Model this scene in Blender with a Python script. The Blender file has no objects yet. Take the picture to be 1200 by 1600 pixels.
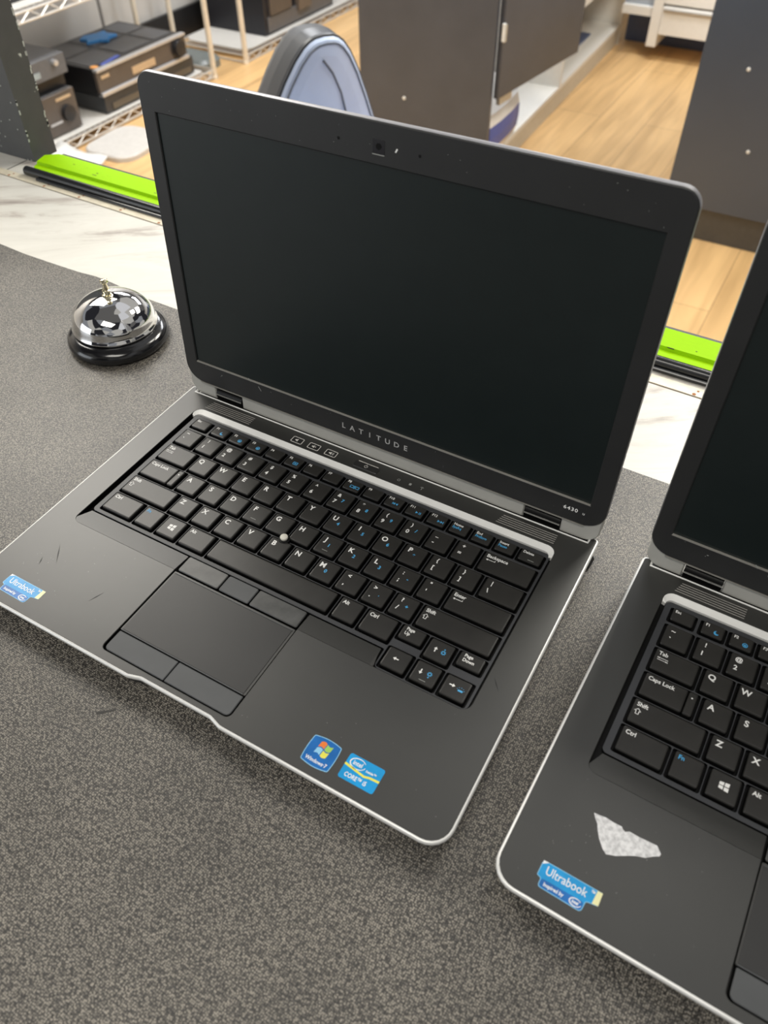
import bpy, math, random
from math import pi, sin, cos, radians
from mathutils import Matrix, Vector
from mathutils.geometry import tessellate_polygon

random.seed(4)
SC = bpy.context.scene
COL = SC.collection

# ------------------------------------------------------------------ camera
cd = bpy.data.cameras.new('camera')
cam = bpy.data.objects.new('camera', cd)
COL.objects.link(cam)
SC.camera = cam
CX = Vector((0.869708, 0.493480, -0.009246))
CY = Vector((-0.356126, 0.640387, 0.680499))
CZ = Vector((0.341734, -0.588543, 0.732690))
m = Matrix.Identity(4)
for i in range(3):
    m[i][0], m[i][1], m[i][2] = CX[i], CY[i], CZ[i]
m.translation = (0.356737, -0.318468, 0.391142)
cam.matrix_world = m
cd.sensor_fit = 'VERTICAL'
cd.sensor_height = 36.0
cd.lens = 36.0 * 1227.8 / 1600.0
cd.clip_start = 0.02
cd.clip_end = 60
cd.dof.use_dof = True
cd.dof.focus_distance = 0.56
cd.dof.aperture_fstop = 10.0

# ------------------------------------------------------------------ world, lights, exposure
SC.view_settings.view_transform = 'Standard'
SC.view_settings.look = 'None'
SC.view_settings.gamma = 1.0
SC.view_settings.exposure = -0.22
W = bpy.data.worlds.new('room_light')
SC.world = W
W.use_nodes = True
_nt = W.node_tree
_tc = _nt.nodes.new('ShaderNodeTexCoord')
_vo = _nt.nodes.new('ShaderNodeTexVoronoi')
_vo.inputs['Scale'].default_value = 2.6
_nt.links.new(_tc.outputs['Generated'], _vo.inputs['Vector'])
_bw = _nt.nodes.new('ShaderNodeSeparateColor')
_nt.links.new(_vo.outputs['Color'], _bw.inputs[0])
_rp = _nt.nodes.new('ShaderNodeValToRGB')
_rp.color_ramp.interpolation = 'CONSTANT'
for _k, (_p, _c) in enumerate([(0.0, (0.03, 0.03, 0.035)), (0.30, (0.16, 0.155, 0.15)), (0.55, (0.33, 0.34, 0.36)), (0.78, (0.62, 0.60, 0.56)), (0.93, (0.9, 0.9, 0.92))]):
    _e = _rp.color_ramp.elements[_k] if _k < 2 else _rp.color_ramp.elements.new(_p)
    _e.position, _e.color = _p, (*_c, 1)
_nt.links.new(_bw.outputs[0], _rp.inputs[0])
_nt.links.new(_rp.outputs[0], _nt.nodes['Background'].inputs[0])
_nt.nodes['Background'].inputs[1].default_value = 0.85


def area(name, loc, sx, sy, power, color=(1, 0.97, 0.92), rot=(0, 0, 0)):
    l = bpy.data.lights.new(name, 'AREA')
    l.shape = 'RECTANGLE'
    l.size, l.size_y, l.energy, l.color = sx, sy, power, color
    o = bpy.data.objects.new(name, l)
    o.location, o.rotation_euler = loc, rot
    COL.objects.link(o)
    return o


area('ceiling_light', (-1.75, 0.95, 1.7), 1.3, 0.9, 54, (1, 0.955, 0.87))
area('ceiling_light', (0.65, 2.05, 1.7), 0.8, 0.6, 62, (1, 0.96, 0.87))
area('ceiling_light', (0.55, 1.25, 1.7), 0.4, 0.4, 9, (1, 0.96, 0.87))  # small extra panel added to raise the sheen on the right deck strip
area('ceiling_light', (-0.7, 3.3, 1.7), 1.2, 0.6, 62, (0.95, 0.97, 1))
area('ceiling_light', (-1.9, 2.6, 1.5), 0.8, 0.6, 36, (0.97, 0.98, 1))
area('ceiling_light', (0.25, -0.95, 1.7), 1.0, 0.6, 22, (1, 0.96, 0.88))
area('front_fill', (-1.9, -2.0, 0.5), 1.6, 1.2, 18, (0.90, 0.95, 1.0), (radians(72), 0, radians(-30)))  # unseen fill panel added behind the camera to lift the dark screen


# ------------------------------------------------------------------ materials
MATS = {}


def mat(name, col=(0.5, 0.5, 0.5), rough=0.5, metal=0.0, spec=0.5, mottle=0.06, nscale=60, bump=0.0, bscale=400,
        coat=0.0, col2=None, emit=None, alpha=None):
    if name in MATS:
        return MATS[name]
    M = bpy.data.materials.new(name)
    M.use_nodes = True
    nt = M.node_tree
    b = nt.nodes['Principled BSDF']
    b.inputs['Roughness'].default_value = rough
    b.inputs['Metallic'].default_value = metal
    b.inputs['Specular IOR Level'].default_value = spec
    if coat:
        b.inputs['Coat Weight'].default_value = coat
        b.inputs['Coat Roughness'].default_value = 0.15
    tc = nt.nodes.new('ShaderNodeTexCoord')
    n = nt.nodes.new('ShaderNodeTexNoise')
    n.inputs['Scale'].default_value = nscale
    n.inputs['Detail'].default_value = 4
    nt.links.new(tc.outputs['Object'], n.inputs['Vector'])
    mix = nt.nodes.new('ShaderNodeMix')
    mix.data_type = 'RGBA'
    c2 = col2 if col2 else tuple(min(1, c * (1 + 3 * mottle) + 0.002) for c in col)
    c1 = col if col2 else tuple(c * (1 - 2 * mottle) for c in col)
    mix.inputs[6].default_value = (*c1, 1)
    mix.inputs[7].default_value = (*c2, 1)
    nt.links.new(n.outputs['Fac'], mix.inputs[0])
    nt.links.new(mix.outputs[2], b.inputs['Base Color'])
    if bump:
        n2 = nt.nodes.new('ShaderNodeTexNoise')
        n2.inputs['Scale'].default_value = bscale
        nt.links.new(tc.outputs['Object'], n2.inputs['Vector'])
        bp = nt.nodes.new('ShaderNodeBump')
        bp.inputs['Strength'].default_value = bump
        bp.inputs['Distance'].default_value = 0.0005
        nt.links.new(n2.outputs['Fac'], bp.inputs['Height'])
        nt.links.new(bp.outputs[0], b.inputs['Normal'])
    if alpha is not None:
        b.inputs['Alpha'].default_value = alpha
    MATS[name] = M
    return M


DECK = mat('soft_touch_black', (0.026, 0.026, 0.024), 0.38, spec=0.85, mottle=0.08, nscale=25, bump=0.05, bscale=2500)
PANEL = mat('button_panel_black', (0.02, 0.02, 0.02), 0.42, bump=0.05, bscale=2500)
PAD = mat('touch_surface', (0.026, 0.026, 0.026), 0.40, mottle=0.1, nscale=20)
BTN = mat('rubber_button', (0.075, 0.079, 0.083), 0.5, bump=0.05, bscale=2500)
BTNW = mat('worn_rubber_button', (0.06, 0.061, 0.060), 0.33, mottle=0.3, nscale=120)
LATT = mat('keyboard_lattice', (0.045, 0.047, 0.052), 0.42)
KEY = mat('key_cap', (0.024, 0.023, 0.021), 0.36, mottle=0.15, nscale=90)
KSIDE = mat('key_side', (0.003, 0.003, 0.003), 0.4, spec=0.2)
BLACK = mat('deep_black', (0.003, 0.003, 0.003), 0.5, spec=0.2)
LEG = mat('legend_white', (0.93, 0.93, 0.91), 0.5, mottle=0.02)
LEGB = mat('legend_blue', (0.08, 0.42, 0.78), 0.5, mottle=0.02)
LEGG = mat('legend_grey', (0.35, 0.36, 0.34), 0.5, mottle=0.02)
SILV = mat('silver_rim', (0.82, 0.82, 0.80), 0.38, metal=0.3, mottle=0.03)
STRIP = mat('brushed_strip', (0.90, 0.90, 0.87), 0.42, metal=0.0, mottle=0.04)
CHRO = mat('worn_chrome', (0.80, 0.77, 0.70), 0.35, metal=0.3, mottle=0.4, nscale=900)
BODY = mat('underside_black', (0.012, 0.012, 0.012), 0.55)
BEZ = mat('bezel_black', (0.020, 0.0205, 0.021), 0.42, spec=0.5, mottle=0.08, nscale=30, bump=0.05, bscale=2500)
BARR = mat('lid_rubber_sheen', (0.42, 0.415, 0.385), 0.5, mottle=0.05)  # dark rubber whose sheen is put into the pale base colour
LIDB = mat('lid_back_metal', (0.38, 0.38, 0.40), 0.36, metal=0.5)
LCD = mat('lcd_matte', (0.006, 0.011, 0.011), 0.36, spec=0.5, mottle=0.04)
GLS = mat('lens_black', (0.006, 0.006, 0.010), 0.1)
RUB = mat('foot_rubber', (0.015, 0.015, 0.015), 0.8)


# ------------------------------------------------------------------ mesh builder
ORG = {}


class MB:
    def __init__(s):
        s.v, s.f, s.mi, s.mats = [], [], [], []

    def m(s, M):
        if M not in s.mats:
            s.mats.append(M)
        return s.mats.index(M)

    def add(s, vs, fs, M, X=None):
        o = len(s.v)
        for p in vs:
            p = Vector(p)
            s.v.append(X @ p if X is not None else p)
        k = s.m(M)
        for f in fs:
            s.f.append([i + o for i in f])
            s.mi.append(k)
        return s

    def box(s, x0, x1, y0, y1, z0, z1, M, X=None, c=0.0):
        pts = [(x0, y0), (x1, y0), (x1, y1), (x0, y1)]
        return s.prism(pts, [], z0, z1, M, X=X, c=c, bottom=True)

    def prism(s, outer, holes, z0, z1, M, X=None, c=0.0, bottom=False, side=None, taper=0.0):
        """plate with holes; top edge chamfered by c; taper widens the foot"""
        side = side or M
        outer = ccw(outer)
        top = offset(outer, -c) if c else outer
        hs = [ccw(h) for h in holes]
        ht = [offset(h, c) if c else h for h in hs]
        loops = [top] + ht
        flat = [p for l in loops for p in l]
        tris = tessellate_polygon([[Vector((p[0], p[1], 0)) for p in l] for l in loops])
        fs = []
        for t in tris:
            a, b, d = [Vector((*flat[i], 0)) for i in t]
            cr = (b - a).cross(d - a).z
            if abs(cr) < 1e-14:
                continue
            fs.append(t if cr > 0 else (t[0], t[2], t[1]))
        s.add([(p[0], p[1], z1) for p in flat], fs, M, X)
        if bottom and not holes:
            b = offset(outer, taper) if taper else outer
            s.add([(p[0], p[1], z0) for p in b], [list(range(len(b)))[::-1]], side, X)

        def ring(lo, hi, zl, zh, MM, flip):
            n = len(lo)
            vs = [(p[0], p[1], zl) for p in lo] + [(p[0], p[1], zh) for p in hi]
            f = [[i, (i + 1) % n, n + (i + 1) % n, n + i] for i in range(n)]
            if flip:
                f = [q[::-1] for q in f]
            s.add(vs, f, MM, X)
        zc = z1 - c
        if c:
            ring(outer, top, zc, z1, M, False)
        ring(offset(outer, taper) if taper else outer, outer, z0, zc, side, False)
        for h, t in zip(hs, ht):
            if c:
                ring(h, t, zc, z1, M, True)
            ring(h, h, z0, zc, side, True)
        return s

    def lathe(s, prof, M, X=None, n=48):
        vs, fs = [], []
        for i in range(n):
            a = 2 * pi * i / n
            for r, z in prof:
                vs.append((r * cos(a), r * sin(a), z))
        k = len(prof)
        for i in range(n):
            j = (i + 1) % n
            for t in range(k - 1):
                fs.append([i * k + t, j * k + t, j * k + t + 1, i * k + t + 1])
        return s.add(vs, fs, M, X)

    def tube(s, pts, r, M, X=None, n=10, closed=False):
        pts = [Vector(p) for p in pts]
        vs, fs = [], []
        N = len(pts)
        for i, p in enumerate(pts):
            a = pts[(i - 1) % N] if (closed or i) else p
            b = pts[(i + 1) % N] if (closed or i < N - 1) else p
            d = (b - a).normalized()
            u = d.cross(Vector((0, 0, 1)))
            if u.length < 1e-3:
                u = d.cross(Vector((0, 1, 0)))
            u.normalize()
            w = d.cross(u)
            rr = r[i] if isinstance(r, (list, tuple)) else r
            for k in range(n):
                t = 2 * pi * k / n
                vs.append(p + (u * cos(t) + w * sin(t)) * rr)
        for i in range(N if closed else N - 1):
            j = (i + 1) % N
            for k in range(n):
                l = (k + 1) % n
                fs.append([i * n + k, i * n + l, j * n + l, j * n + k])
        if not closed:
            fs.append(list(range(n)))
            fs.append([(N - 1) * n + k for k in range(n)][::-1])
        return s.add(vs, fs, M, X)

    def text(s, body, x, y, z, size, M, X=None, align='LEFT', bold=0.0, spacing=1.0, rot=0.0, sx=1.0, shear=0.0):
        cu = bpy.data.curves.new('t', 'FONT')
        cu.body, cu.size, cu.align_x, cu.align_y = body, 1.0, align, 'CENTER'
        cu.offset = bold
        cu.space_character = spacing
        cu.resolution_u = 3
        cu.shear = shear
        ob = bpy.data.objects.new('t', cu)
        me = bpy.data.meshes.new_from_object(ob)
        T = Matrix.Translation((x, y, z)) @ Matrix.Rotation(rot, 4, 'Z') @ Matrix.Diagonal((size * sx, size, size, 1))
        if X is not None:
            T = X @ T
        vs = [v.co.copy() for v in me.vertices]
        fs = []
        for p in me.polygons:
            ids = list(p.vertices)
            fs.append(ids if p.normal.z > 0 else ids[::-1])
        s.add(vs, fs, M, T)
        bpy.data.objects.remove(ob)
        bpy.data.curves.remove(cu)
        bpy.data.meshes.remove(me)
        return s

    def build(s, name, parent=None, origin=(0, 0, 0), smooth=28):
        """origin in the parent's construction frame; children of an Empty are stored relative to it"""
        me = bpy.data.meshes.new(name)
        o = Vector(origin)
        me.from_pydata([tuple(p - o) for p in s.v], [], s.f)
        for M in s.mats:
            me.materials.append(M)
        me.polygons.foreach_set('material_index', s.mi)
        me.polygons.foreach_set('use_smooth', [bool(smooth)] * len(s.f))
        me.update()
        if smooth:
            me.set_sharp_from_angle(angle=radians(smooth))
        ob = bpy.data.objects.new(name, me)
        COL.objects.link(ob)
        ob.parent = parent
        base = ORG.get(parent.name, Vector()) if parent else Vector()
        ob.location = o - base
        ORG[ob.name] = o
        return ob


def ccw(p):
    A = sum(p[i][0] * p[(i + 1) % len(p)][1] - p[(i + 1) % len(p)][0] * p[i][1] for i in range(len(p)))
    return list(p) if A > 0 else list(p)[::-1]


def offset(p, d):
    """grow (d>0) or shrink (d<0) a ccw loop"""
    n, out = len(p), []
    for i in range(n):
        a, b, c = Vector(p[i - 1][:2]), Vector(p[i][:2]), Vector(p[(i + 1) % n][:2])
        e1, e2 = (b - a), (c - b)
        if e1.length < 1e-9 or e2.length < 1e-9:
            out.append((b.x, b.y))
            continue
        e1.normalize()
        e2.normalize()
        n1, n2 = Vector((e1.y, -e1.x)), Vector((e2.y, -e2.x))
        k = n1 + n2
        den = max(0.4, 1 + n1.dot(n2))
        q = b + k * (d / den)
        out.append((q.x, q.y))
    return out


def rpoly(pts, r, seg=5):
    """polygon with rounded corners; r number or list"""
    n, out = len(pts), []
    for i in range(n):
        rr = r[i] if isinstance(r, (list, tuple)) else r
        b = Vector(pts[i])
        if rr <= 0:
            out.append((b.x, b.y))
            continue
        u, w = (Vector(pts[i - 1]) - b), (Vector(pts[(i + 1) % n]) - b)
        lu, lw = u.length, w.length
        u.normalize()
        w.normalize()
        ang = math.acos(max(-1, min(1, u.dot(w))))
        if ang > pi - 0.02:
            out.append((b.x, b.y))
            continue
        t = min(rr / math.tan(ang / 2), lu * 0.49, lw * 0.49)
        r2 = t * math.tan(ang / 2)
        cc = b + (u + w).normalized() * (r2 / sin(ang / 2))
        p0, p1 = b + u * t, b + w * t
        a0 = math.atan2(p0.y - cc.y, p0.x - cc.x)
        a1 = math.atan2(p1.y - cc.y, p1.x - cc.x)
        da = (a1 - a0 + pi) % (2 * pi) - pi
        for k in range(seg + 1):
            a = a0 + da * k / seg
            out.append((cc.x + r2 * cos(a), cc.y + r2 * sin(a)))
    return out


def rrect(x0, x1, y0, y1, r, seg=4):
    return rpoly([(x0, y0), (x1, y0), (x1, y1), (x0, y1)], r, seg)


def circ(x, y, r, n=20, ry=None):
    return [(x + r * cos(2 * pi * i / n), y + (ry or r) * sin(2 * pi * i / n)) for i in range(n)]


def sgroup(o, label=None, cat=None, group=None, kind=None):
    if label:
        o['label'] = label
    if cat:
        o['category'] = cat
    if group:
        o['group'] = group
    if kind:
        o['kind'] = kind
    return o


def empty(name, loc, label, cat, rz=0.0, group=None):
    o = bpy.data.objects.new(name, None)
    o.empty_display_size = 0.05
    COL.objects.link(o)
    o.location, o.rotation_euler = loc, (0, 0, rz)
    ORG[o.name] = Vector(loc)
    return sgroup(o, label, cat, group)


# ------------------------------------------------------------------ room
FZ = -0.90


def nodes_of(name, rough=0.5):
    M = bpy.data.materials.new(name)
    M.use_nodes = True
    nt = M.node_tree
    b = nt.nodes['Principled BSDF']
    b.inputs['Roughness'].default_value = rough
    tc = nt.nodes.new('ShaderNodeTexCoord')
    return M, nt, b, tc


def ramp(nt, fac, stops):
    r = nt.nodes.new('ShaderNodeValToRGB')
    e = r.color_ramp.elements
    while len(e) < len(stops):
        e.new(0.5)
    for k, (p, c) in enumerate(stops):
        e[k].position = p
        e[k].color = (*c, 1)
    nt.links.new(fac, r.inputs[0])
    return r.outputs[0]


def mapping(nt, tc, scale=(1, 1, 1), rot=(0, 0, 0)):
    mp = nt.nodes.new('ShaderNodeMapping')
    mp.inputs['Scale'].default_value = scale
    mp.inputs['Rotation'].default_value = rot
    nt.links.new(tc.outputs['Object'], mp.inputs['Vector'])
    return mp.outputs[0]


def floor_mat():
    M, nt, b, tc = nodes_of('light_oak_planks', 0.38)
    v = mapping(nt, tc, (1, 1, 1), (0, 0, radians(90)))
    br = nt.nodes.new('ShaderNodeTexBrick')
    br.inputs['Scale'].default_value = 1.0
    br.inputs['Brick Width'].default_value = 1.25
    br.inputs['Row Height'].default_value = 0.19
    br.inputs['Mortar Size'].default_value = 0.0012
    br.inputs['Color1'].default_value = (0.74, 0.49, 0.235, 1)
    br.inputs['Color2'].default_value = (0.66, 0.43, 0.20, 1)
    br.inputs['Mortar'].default_value = (0.33, 0.20, 0.10, 1)
    nt.links.new(v, br.inputs['Vector'])
    v2 = mapping(nt, tc, (14, 1.1, 1))
    n = nt.nodes.new('ShaderNodeTexNoise')
    n.inputs['Scale'].default_value = 1.6
    n.inputs['Detail'].default_value = 6
    n.inputs['Distortion'].default_value = 0.6
    nt.links.new(v2, n.inputs['Vector'])
    g = ramp(nt, n.outputs['Fac'], [(0.3, (0.78, 0.74, 0.70)), (0.62, (1.08, 1.06, 1.03))])
    mx = nt.nodes.new('ShaderNodeMix')
    mx.data_type = 'RGBA'
    mx.blend_type = 'MULTIPLY'
    mx.inputs[0].default_value = 1
    nt.links.new(br.outputs['Color'], mx.inputs[6])
    nt.links.new(g, mx.inputs[7])
    nt.links.new(mx.outputs[2], b.inputs['Base Color'])
    return M


def marble_mat():
    M, nt, b, tc = nodes_of('white_marble_laminate', 0.32)
    v0 = mapping(nt, tc, (1, 1, 1), (0, 0, radians(-33)))
    mp = nt.nodes.new('ShaderNodeMapping')
    mp.inputs['Scale'].default_value = (2.2, 11.0, 1)
    nt.links.new(v0, mp.inputs['Vector'])
    n = nt.nodes.new('ShaderNodeTexNoise')
    n.inputs['Scale'].default_value = 1.9
    n.inputs['Detail'].default_value = 9
    n.inputs['Roughness'].default_value = 0.66
    n.inputs['Distortion'].default_value = 0.7
    nt.links.new(mp.outputs[0], n.inputs['Vector'])
    c = ramp(nt, n.outputs['Fac'], [(0.34, (0.36, 0.32, 0.29)), (0.40, (0.53, 0.49, 0.44)), (0.455, (0.68, 0.66, 0.60)), (0.58, (0.74, 0.72, 0.66)), (0.68, (0.62, 0.59, 0.53))])
    nt.links.new(c, b.inputs['Base Color'])
    return M


def leather_mat():
    M, nt, b, tc = nodes_of('grained_grey_vinyl', 0.42)
    b.inputs['Specular IOR Level'].default_value = 0.45
    b.inputs['Coat Weight'].default_value = 0.55
    b.inputs['Coat Roughness'].default_value = 0.36
    v = mapping(nt, tc, (1, 1, 1), (0, 0, radians(2)))
    vo = nt.nodes.new('ShaderNodeTexVoronoi')
    vo.inputs['Scale'].default_value = 900
    vo.inputs['Randomness'].default_value = 0.5
    nt.links.new(v, vo.inputs['Vector'])
    n = nt.nodes.new('ShaderNodeTexNoise')
    n.inputs['Scale'].default_value = 600
    n.inputs['Detail'].default_value = 3
    nt.links.new(v, n.inputs['Vector'])
    n3 = nt.nodes.new('ShaderNodeTexNoise')
    n3.inputs['Scale'].default_value = 14
    n3.inputs['Detail'].default_value = 5
    nt.links.new(v, n3.inputs['Vector'])
    ad = nt.nodes.new('ShaderNodeMath')
    ad.operation = 'MULTIPLY_ADD'
    nt.links.new(n.outputs['Fac'], ad.inputs[0])
    ad.inputs[1].default_value = 0.6
    nt.links.new(vo.outputs['Distance'], ad.inputs[2])
    bp = nt.nodes.new('ShaderNodeBump')
    bp.inputs['Strength'].default_value = 0.75
    bp.inputs['Distance'].default_value = 0.0006
    nt.links.new(ad.outputs[0], bp.inputs['Height'])
    nt.links.new(bp.outputs[0], b.inputs['Normal'])
    c = ramp(nt, ad.outputs[0], [(0.48, (0.34, 0.31, 0.26)), (0.70, (0.14, 0.127, 0.107)), (0.92, (0.018, 0.016, 0.014))])
    c2 = ramp(nt, n3.outputs['Fac'], [(0.3, (0.80, 0.80, 0.80)), (0.7, (1.15, 1.15, 1.15))])
    mx = nt.nodes.new('ShaderNodeMix')
    mx.data_type = 'RGBA'
    mx.blend_type = 'MULTIPLY'
    mx.inputs[0].default_value = 1
    nt.links.new(c, mx.inputs[6])
    nt.links.new(c2, mx.inputs[7])
    nt.links.new(mx.outputs[2], b.inputs['Base Color'])
    return M


fl = MB().box(-2.86, 2.2, -1.5, 4.7, FZ - 0.05, FZ, floor_mat())
sgroup(fl.build('floor'), kind='structure')
WALL = mat('grey_wall_paint', (0.55, 0.54, 0.52), 0.55, mottle=0.04, nscale=3)
NAVY = mat('dark_navy_board', (0.075, 0.105, 0.20), 0.45)
w = MB().box(-2.86, -2.80, -1.5, 4.7, FZ, 1.6, WALL)
w.box(-2.80, -2.797, 2.60, 2.615, FZ, 1.6, mat('wall_seam', (0.16, 0.155, 0.15), 0.6))
sgroup(w.build('wall_left'), kind='structure')
sgroup(MB().box(-2.80, 2.2, 4.62, 4.70, FZ, 1.6, WALL).build('wall_back'), kind='structure')
sgroup(MB().box(-2.795, -2.775, 1.0, 4.6, FZ, FZ + 0.13, mat('black_baseboard', (0.012, 0.012, 0.013), 0.4)).build('baseboard_left'), kind='structure')

# ------------------------------------------------------------------ counter (local frame turned by -1.5 deg)
CT = -0.0195
RC = Matrix.Rotation(-0.0262, 4, 'Z')
RR = Matrix.Rotation(-0.014, 4, 'Z')
ct = MB()
MARB = marble_mat()
ct.prism([(-1.3, -0.75), (1.3, -0.75), (1.3, 0.3345 + 0.012), (-1.3, 0.3345 - 0.015)], [], CT - 0.04, CT, MARB, X=RC, c=0.001, bottom=True)
ct.box(-0.5205, -0.5190, 0.2660, 0.3235, CT, CT + 0.00015, mat('joint_dark', (0.05, 0.045, 0.04), 0.7), X=RC)
ct.box(-1.25, 1.25, -0.70, 0.30, FZ, CT - 0.04, mat('counter_front_grey', (0.08, 0.08, 0.085), 0.5), X=RC)
sgroup(ct.build('counter', origin=(0, -0.2, FZ)), 'cream marble laminate counter with grey veins carrying both laptops', 'counter')

# metal strip along the far edge, with rusty rivets
st = MB()
CREAM = mat('cream_metal', (0.72, 0.66, 0.52), 0.4, metal=0.1, mottle=0.12, nscale=90)
RUST = mat('rust_spot', (0.36, 0.13, 0.035), 0.7)
st.prism([(-1.2, 0.2560), (1.2, 0.2560), (1.2, 0.2672), (-1.2, 0.2672)], [], CT, CT + 0.0009, CREAM, X=RC, c=0.0003, bottom=True)
st.box(-1.2, 1.2, 0.2554, 0.2560, CT, CT + 0.0003, mat('joint_brown', (0.16, 0.12, 0.09), 0.7), X=RC)
x = -0.5025
while x < 0.6:
    xx = x + random.uniform(-0.003, 0.003)
    st.prism(circ(xx, 0.2585 + random.uniform(-.001, .001), 0.0016, 9), [], CT, CT + 0.0011, RUST, X=RC)
    st.prism(circ(xx + 0.002, 0.2630, 0.0011, 8), [], CT, CT + 0.00105, RUST, X=RC)
    x += 0.0585
sgroup(st.build('edging_strip', origin=(0, 0.26, CT)), 'narrow cream metal edging strip with rust spots beside the black tube', 'metal strip')

# black tube gasket
gk = MB()
GK = mat('black_rubber_tube', (0.016, 0.017, 0.019), 0.22)
gk.tube([(-0.487, 0.2775, CT + 0.0050), (-0.484, 0.2775, CT + 0.0050), (1.2, 0.2768, CT + 0.0050)], [0.003, 0.0052, 0.0052], GK, X=RR, n=18)
gk.tube([(-0.46, 0.2705, CT + 0.0022), (1.2, 0.2700, CT + 0.0022)], 0.0021, GK, X=RR, n=12)
sgroup(gk.build('rubber_tube', origin=(0, 0.277, CT)), 'long black rubber tube lying along the lime green rail', 'tube')

# lime green rail with worn marks
M, nt, b, tc = nodes_of('lime_green_paint', 0.55)
b.inputs['Specular IOR Level'].default_value = 0.08
n = nt.nodes.new('ShaderNodeTexNoise')
n.inputs['Scale'].default_value = 1.0
n.inputs['Detail'].default_value = 6
n.inputs['Roughness'].default_value = 0.7
nt.links.new(mapping(nt, tc, (90, 420, 90)), n.inputs['Vector'])
nt.links.new(ramp(nt, n.outputs['Fac'], [(0.285, (0.05, 0.07, 0.02)), (0.32, (0.33, 0.66, 0.002)), (1.0, (0.38, 0.72, 0.002))]), b.inputs['Base Color'])
GREEN = M
M, nt, b, tc = nodes_of('lime_green_crease', 0.4)
b.inputs['Base Color'].default_value = (0.30, 0.56, 0.01, 1)
GCR = M
gr = MB()


def gsec(x, s=0.0):  # y, z profile of the rail
    return [(x, 0.2835 + s, CT), (x, 0.2840 + s, CT + 0.0035 - s * .1), (x, 0.2985, CT + 0.0030), (x, 0.3000, CT + 0.0062), (x, 0.3235 - s, CT + 0.0085), (x, 0.3252 - s, CT + 0.0080), (x, 0.3252 - s, CT)]


secs = [gsec(-0.4905, 0.010), gsec(-0.478, 0.0), gsec(1.2, 0.0)]
vs = [p for sct in secs for p in sct]
fs = []
for i in range(2):
    for k in range(6):
        fs.append([i * 7 + k, (i + 1) * 7 + k, (i + 1) * 7 + k + 1, i * 7 + k + 1])
fs.append([6, 5, 4, 3, 2, 1, 0])
gr.add(vs, fs, GREEN, X=RR)
for k in range(26):  # chipped black marks
    x = random.uniform(-0.46, 0.5)
    y = random.choice([0.3045, 0.309, 0.313, 0.2995])
    L = random.uniform(0.001, 0.008)
    zz = CT + 0.0062 + (y - 0.30) * 0.0979
    gr.box(x, x + L, y, y + random.uniform(.0003, .0009), zz - 0.0005, zz + 0.00025, BODY, X=RR)
rail = gr.build('window_rail', origin=(0, 0.30, CT), smooth=0)
sgroup(rail, 'lime green painted sliding window rail along the far counter edge', 'rail')
MB().box(-0.476, 1.2, 0.3254, 0.3300, CT, CT + 0.0072, mat('black_track', (0.012, 0.012, 0.012), 0.4), X=RR, c=0.0005).build('track_lip', rail)
# painted board standing on the counter at the left
bd = MB()
M, nt, b, tc = nodes_of('dark_grey_board', 0.5)
vo = nt.nodes.new('ShaderNodeTexNoise')
vo.inputs['Scale'].default_value = 60
vo.inputs['Detail'].default_value = 3
nt.links.new(tc.outputs['Object'], vo.inputs['Vector'])
nt.links.new(ramp(nt, vo.outputs['Fac'], [(0.0, (0.06, 0.062, 0.065)), (0.68, (0.075, 0.077, 0.08)), (0.72, (0.6, 0.62, 0.6)), (1, (0.6, 0.62, 0.6))]), b.inputs['Base Color'])
BOARD = M
bd.box(-1.6, -0.498, 0.313, 0.349, CT, 0.27, BOARD, c=0.0)
WH = mat('chip_white', (0.5, 0.52, 0.5), 0.6)
for k in range(34):
    z = CT + 0.004 + abs(random.gauss(0, 0.10))
    z = min(z, 0.25)
    yy = random.choice([0.3475, 0.3485, 0.314])
    h = random.uniform(0.001, 0.006)
    bd.box(-0.4985, -0.49765, yy - .0008, yy + .0008, z, z + h, WH)
for k in range(14):
    xx, z = random.uniform(-0.56, -0.503), random.uniform(CT, 0.12)
    bd.box(xx, xx + 0.0012, 0.3125, 0.3132, z, z + 0.0012, WH)
sgroup(bd.build('wall_front', origin=(-1.0, 0.33, CT)), kind='structure')

# ------------------------------------------------------------------ mat on the counter
MZ = -0.0180
mt = MB()
far = [(-0.60, 0.155), (-0.47, 0.152), (-0.377, 0.149), (-0.337, 0.1465), (-0.299, 0.1465), (-0.263, 0.1470), (-0.241, 0.1490), (-0.219, 0.1480),
       (-0.193, 0.1450), (-0.168, 0.1425), (-0.134, 0.1420), (0.0, 0.141), (0.315, 0.1365), (0.9, 0.128), (1.25, 0.122)]
mt.prism([(-0.62, -0.70), (1.22, -0.70)] + far[::-1], [], CT, MZ, leather_mat(), c=0.0004, bottom=True)
ring = [(-0.1325 + 0.0435 * cos(t * 2 * pi / 48), 0.0615 + 0.0435 * sin(t * 2 * pi / 48), MZ - 0.0003) for t in range(48)]
mt.tube(ring, 0.00055, mat('pressed_ring', (0.16, 0.15, 0.13), 0.4), n=6, closed=True)
DK2 = mat('scuff_dark', (0.03, 0.028, 0.026), 0.6)
mt.prism([(0.0985, -0.2075), (0.1000, -0.2085), (0.1080, -0.2010), (0.1075, -0.2005)], [], MZ - 0.0002, MZ + 0.00012, DK2)
sgroup(mt.build('counter_mat', origin=(0.3, -0.2, MZ)), 'grey grained vinyl mat with a wavy edge under the laptops', 'mat')

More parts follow.
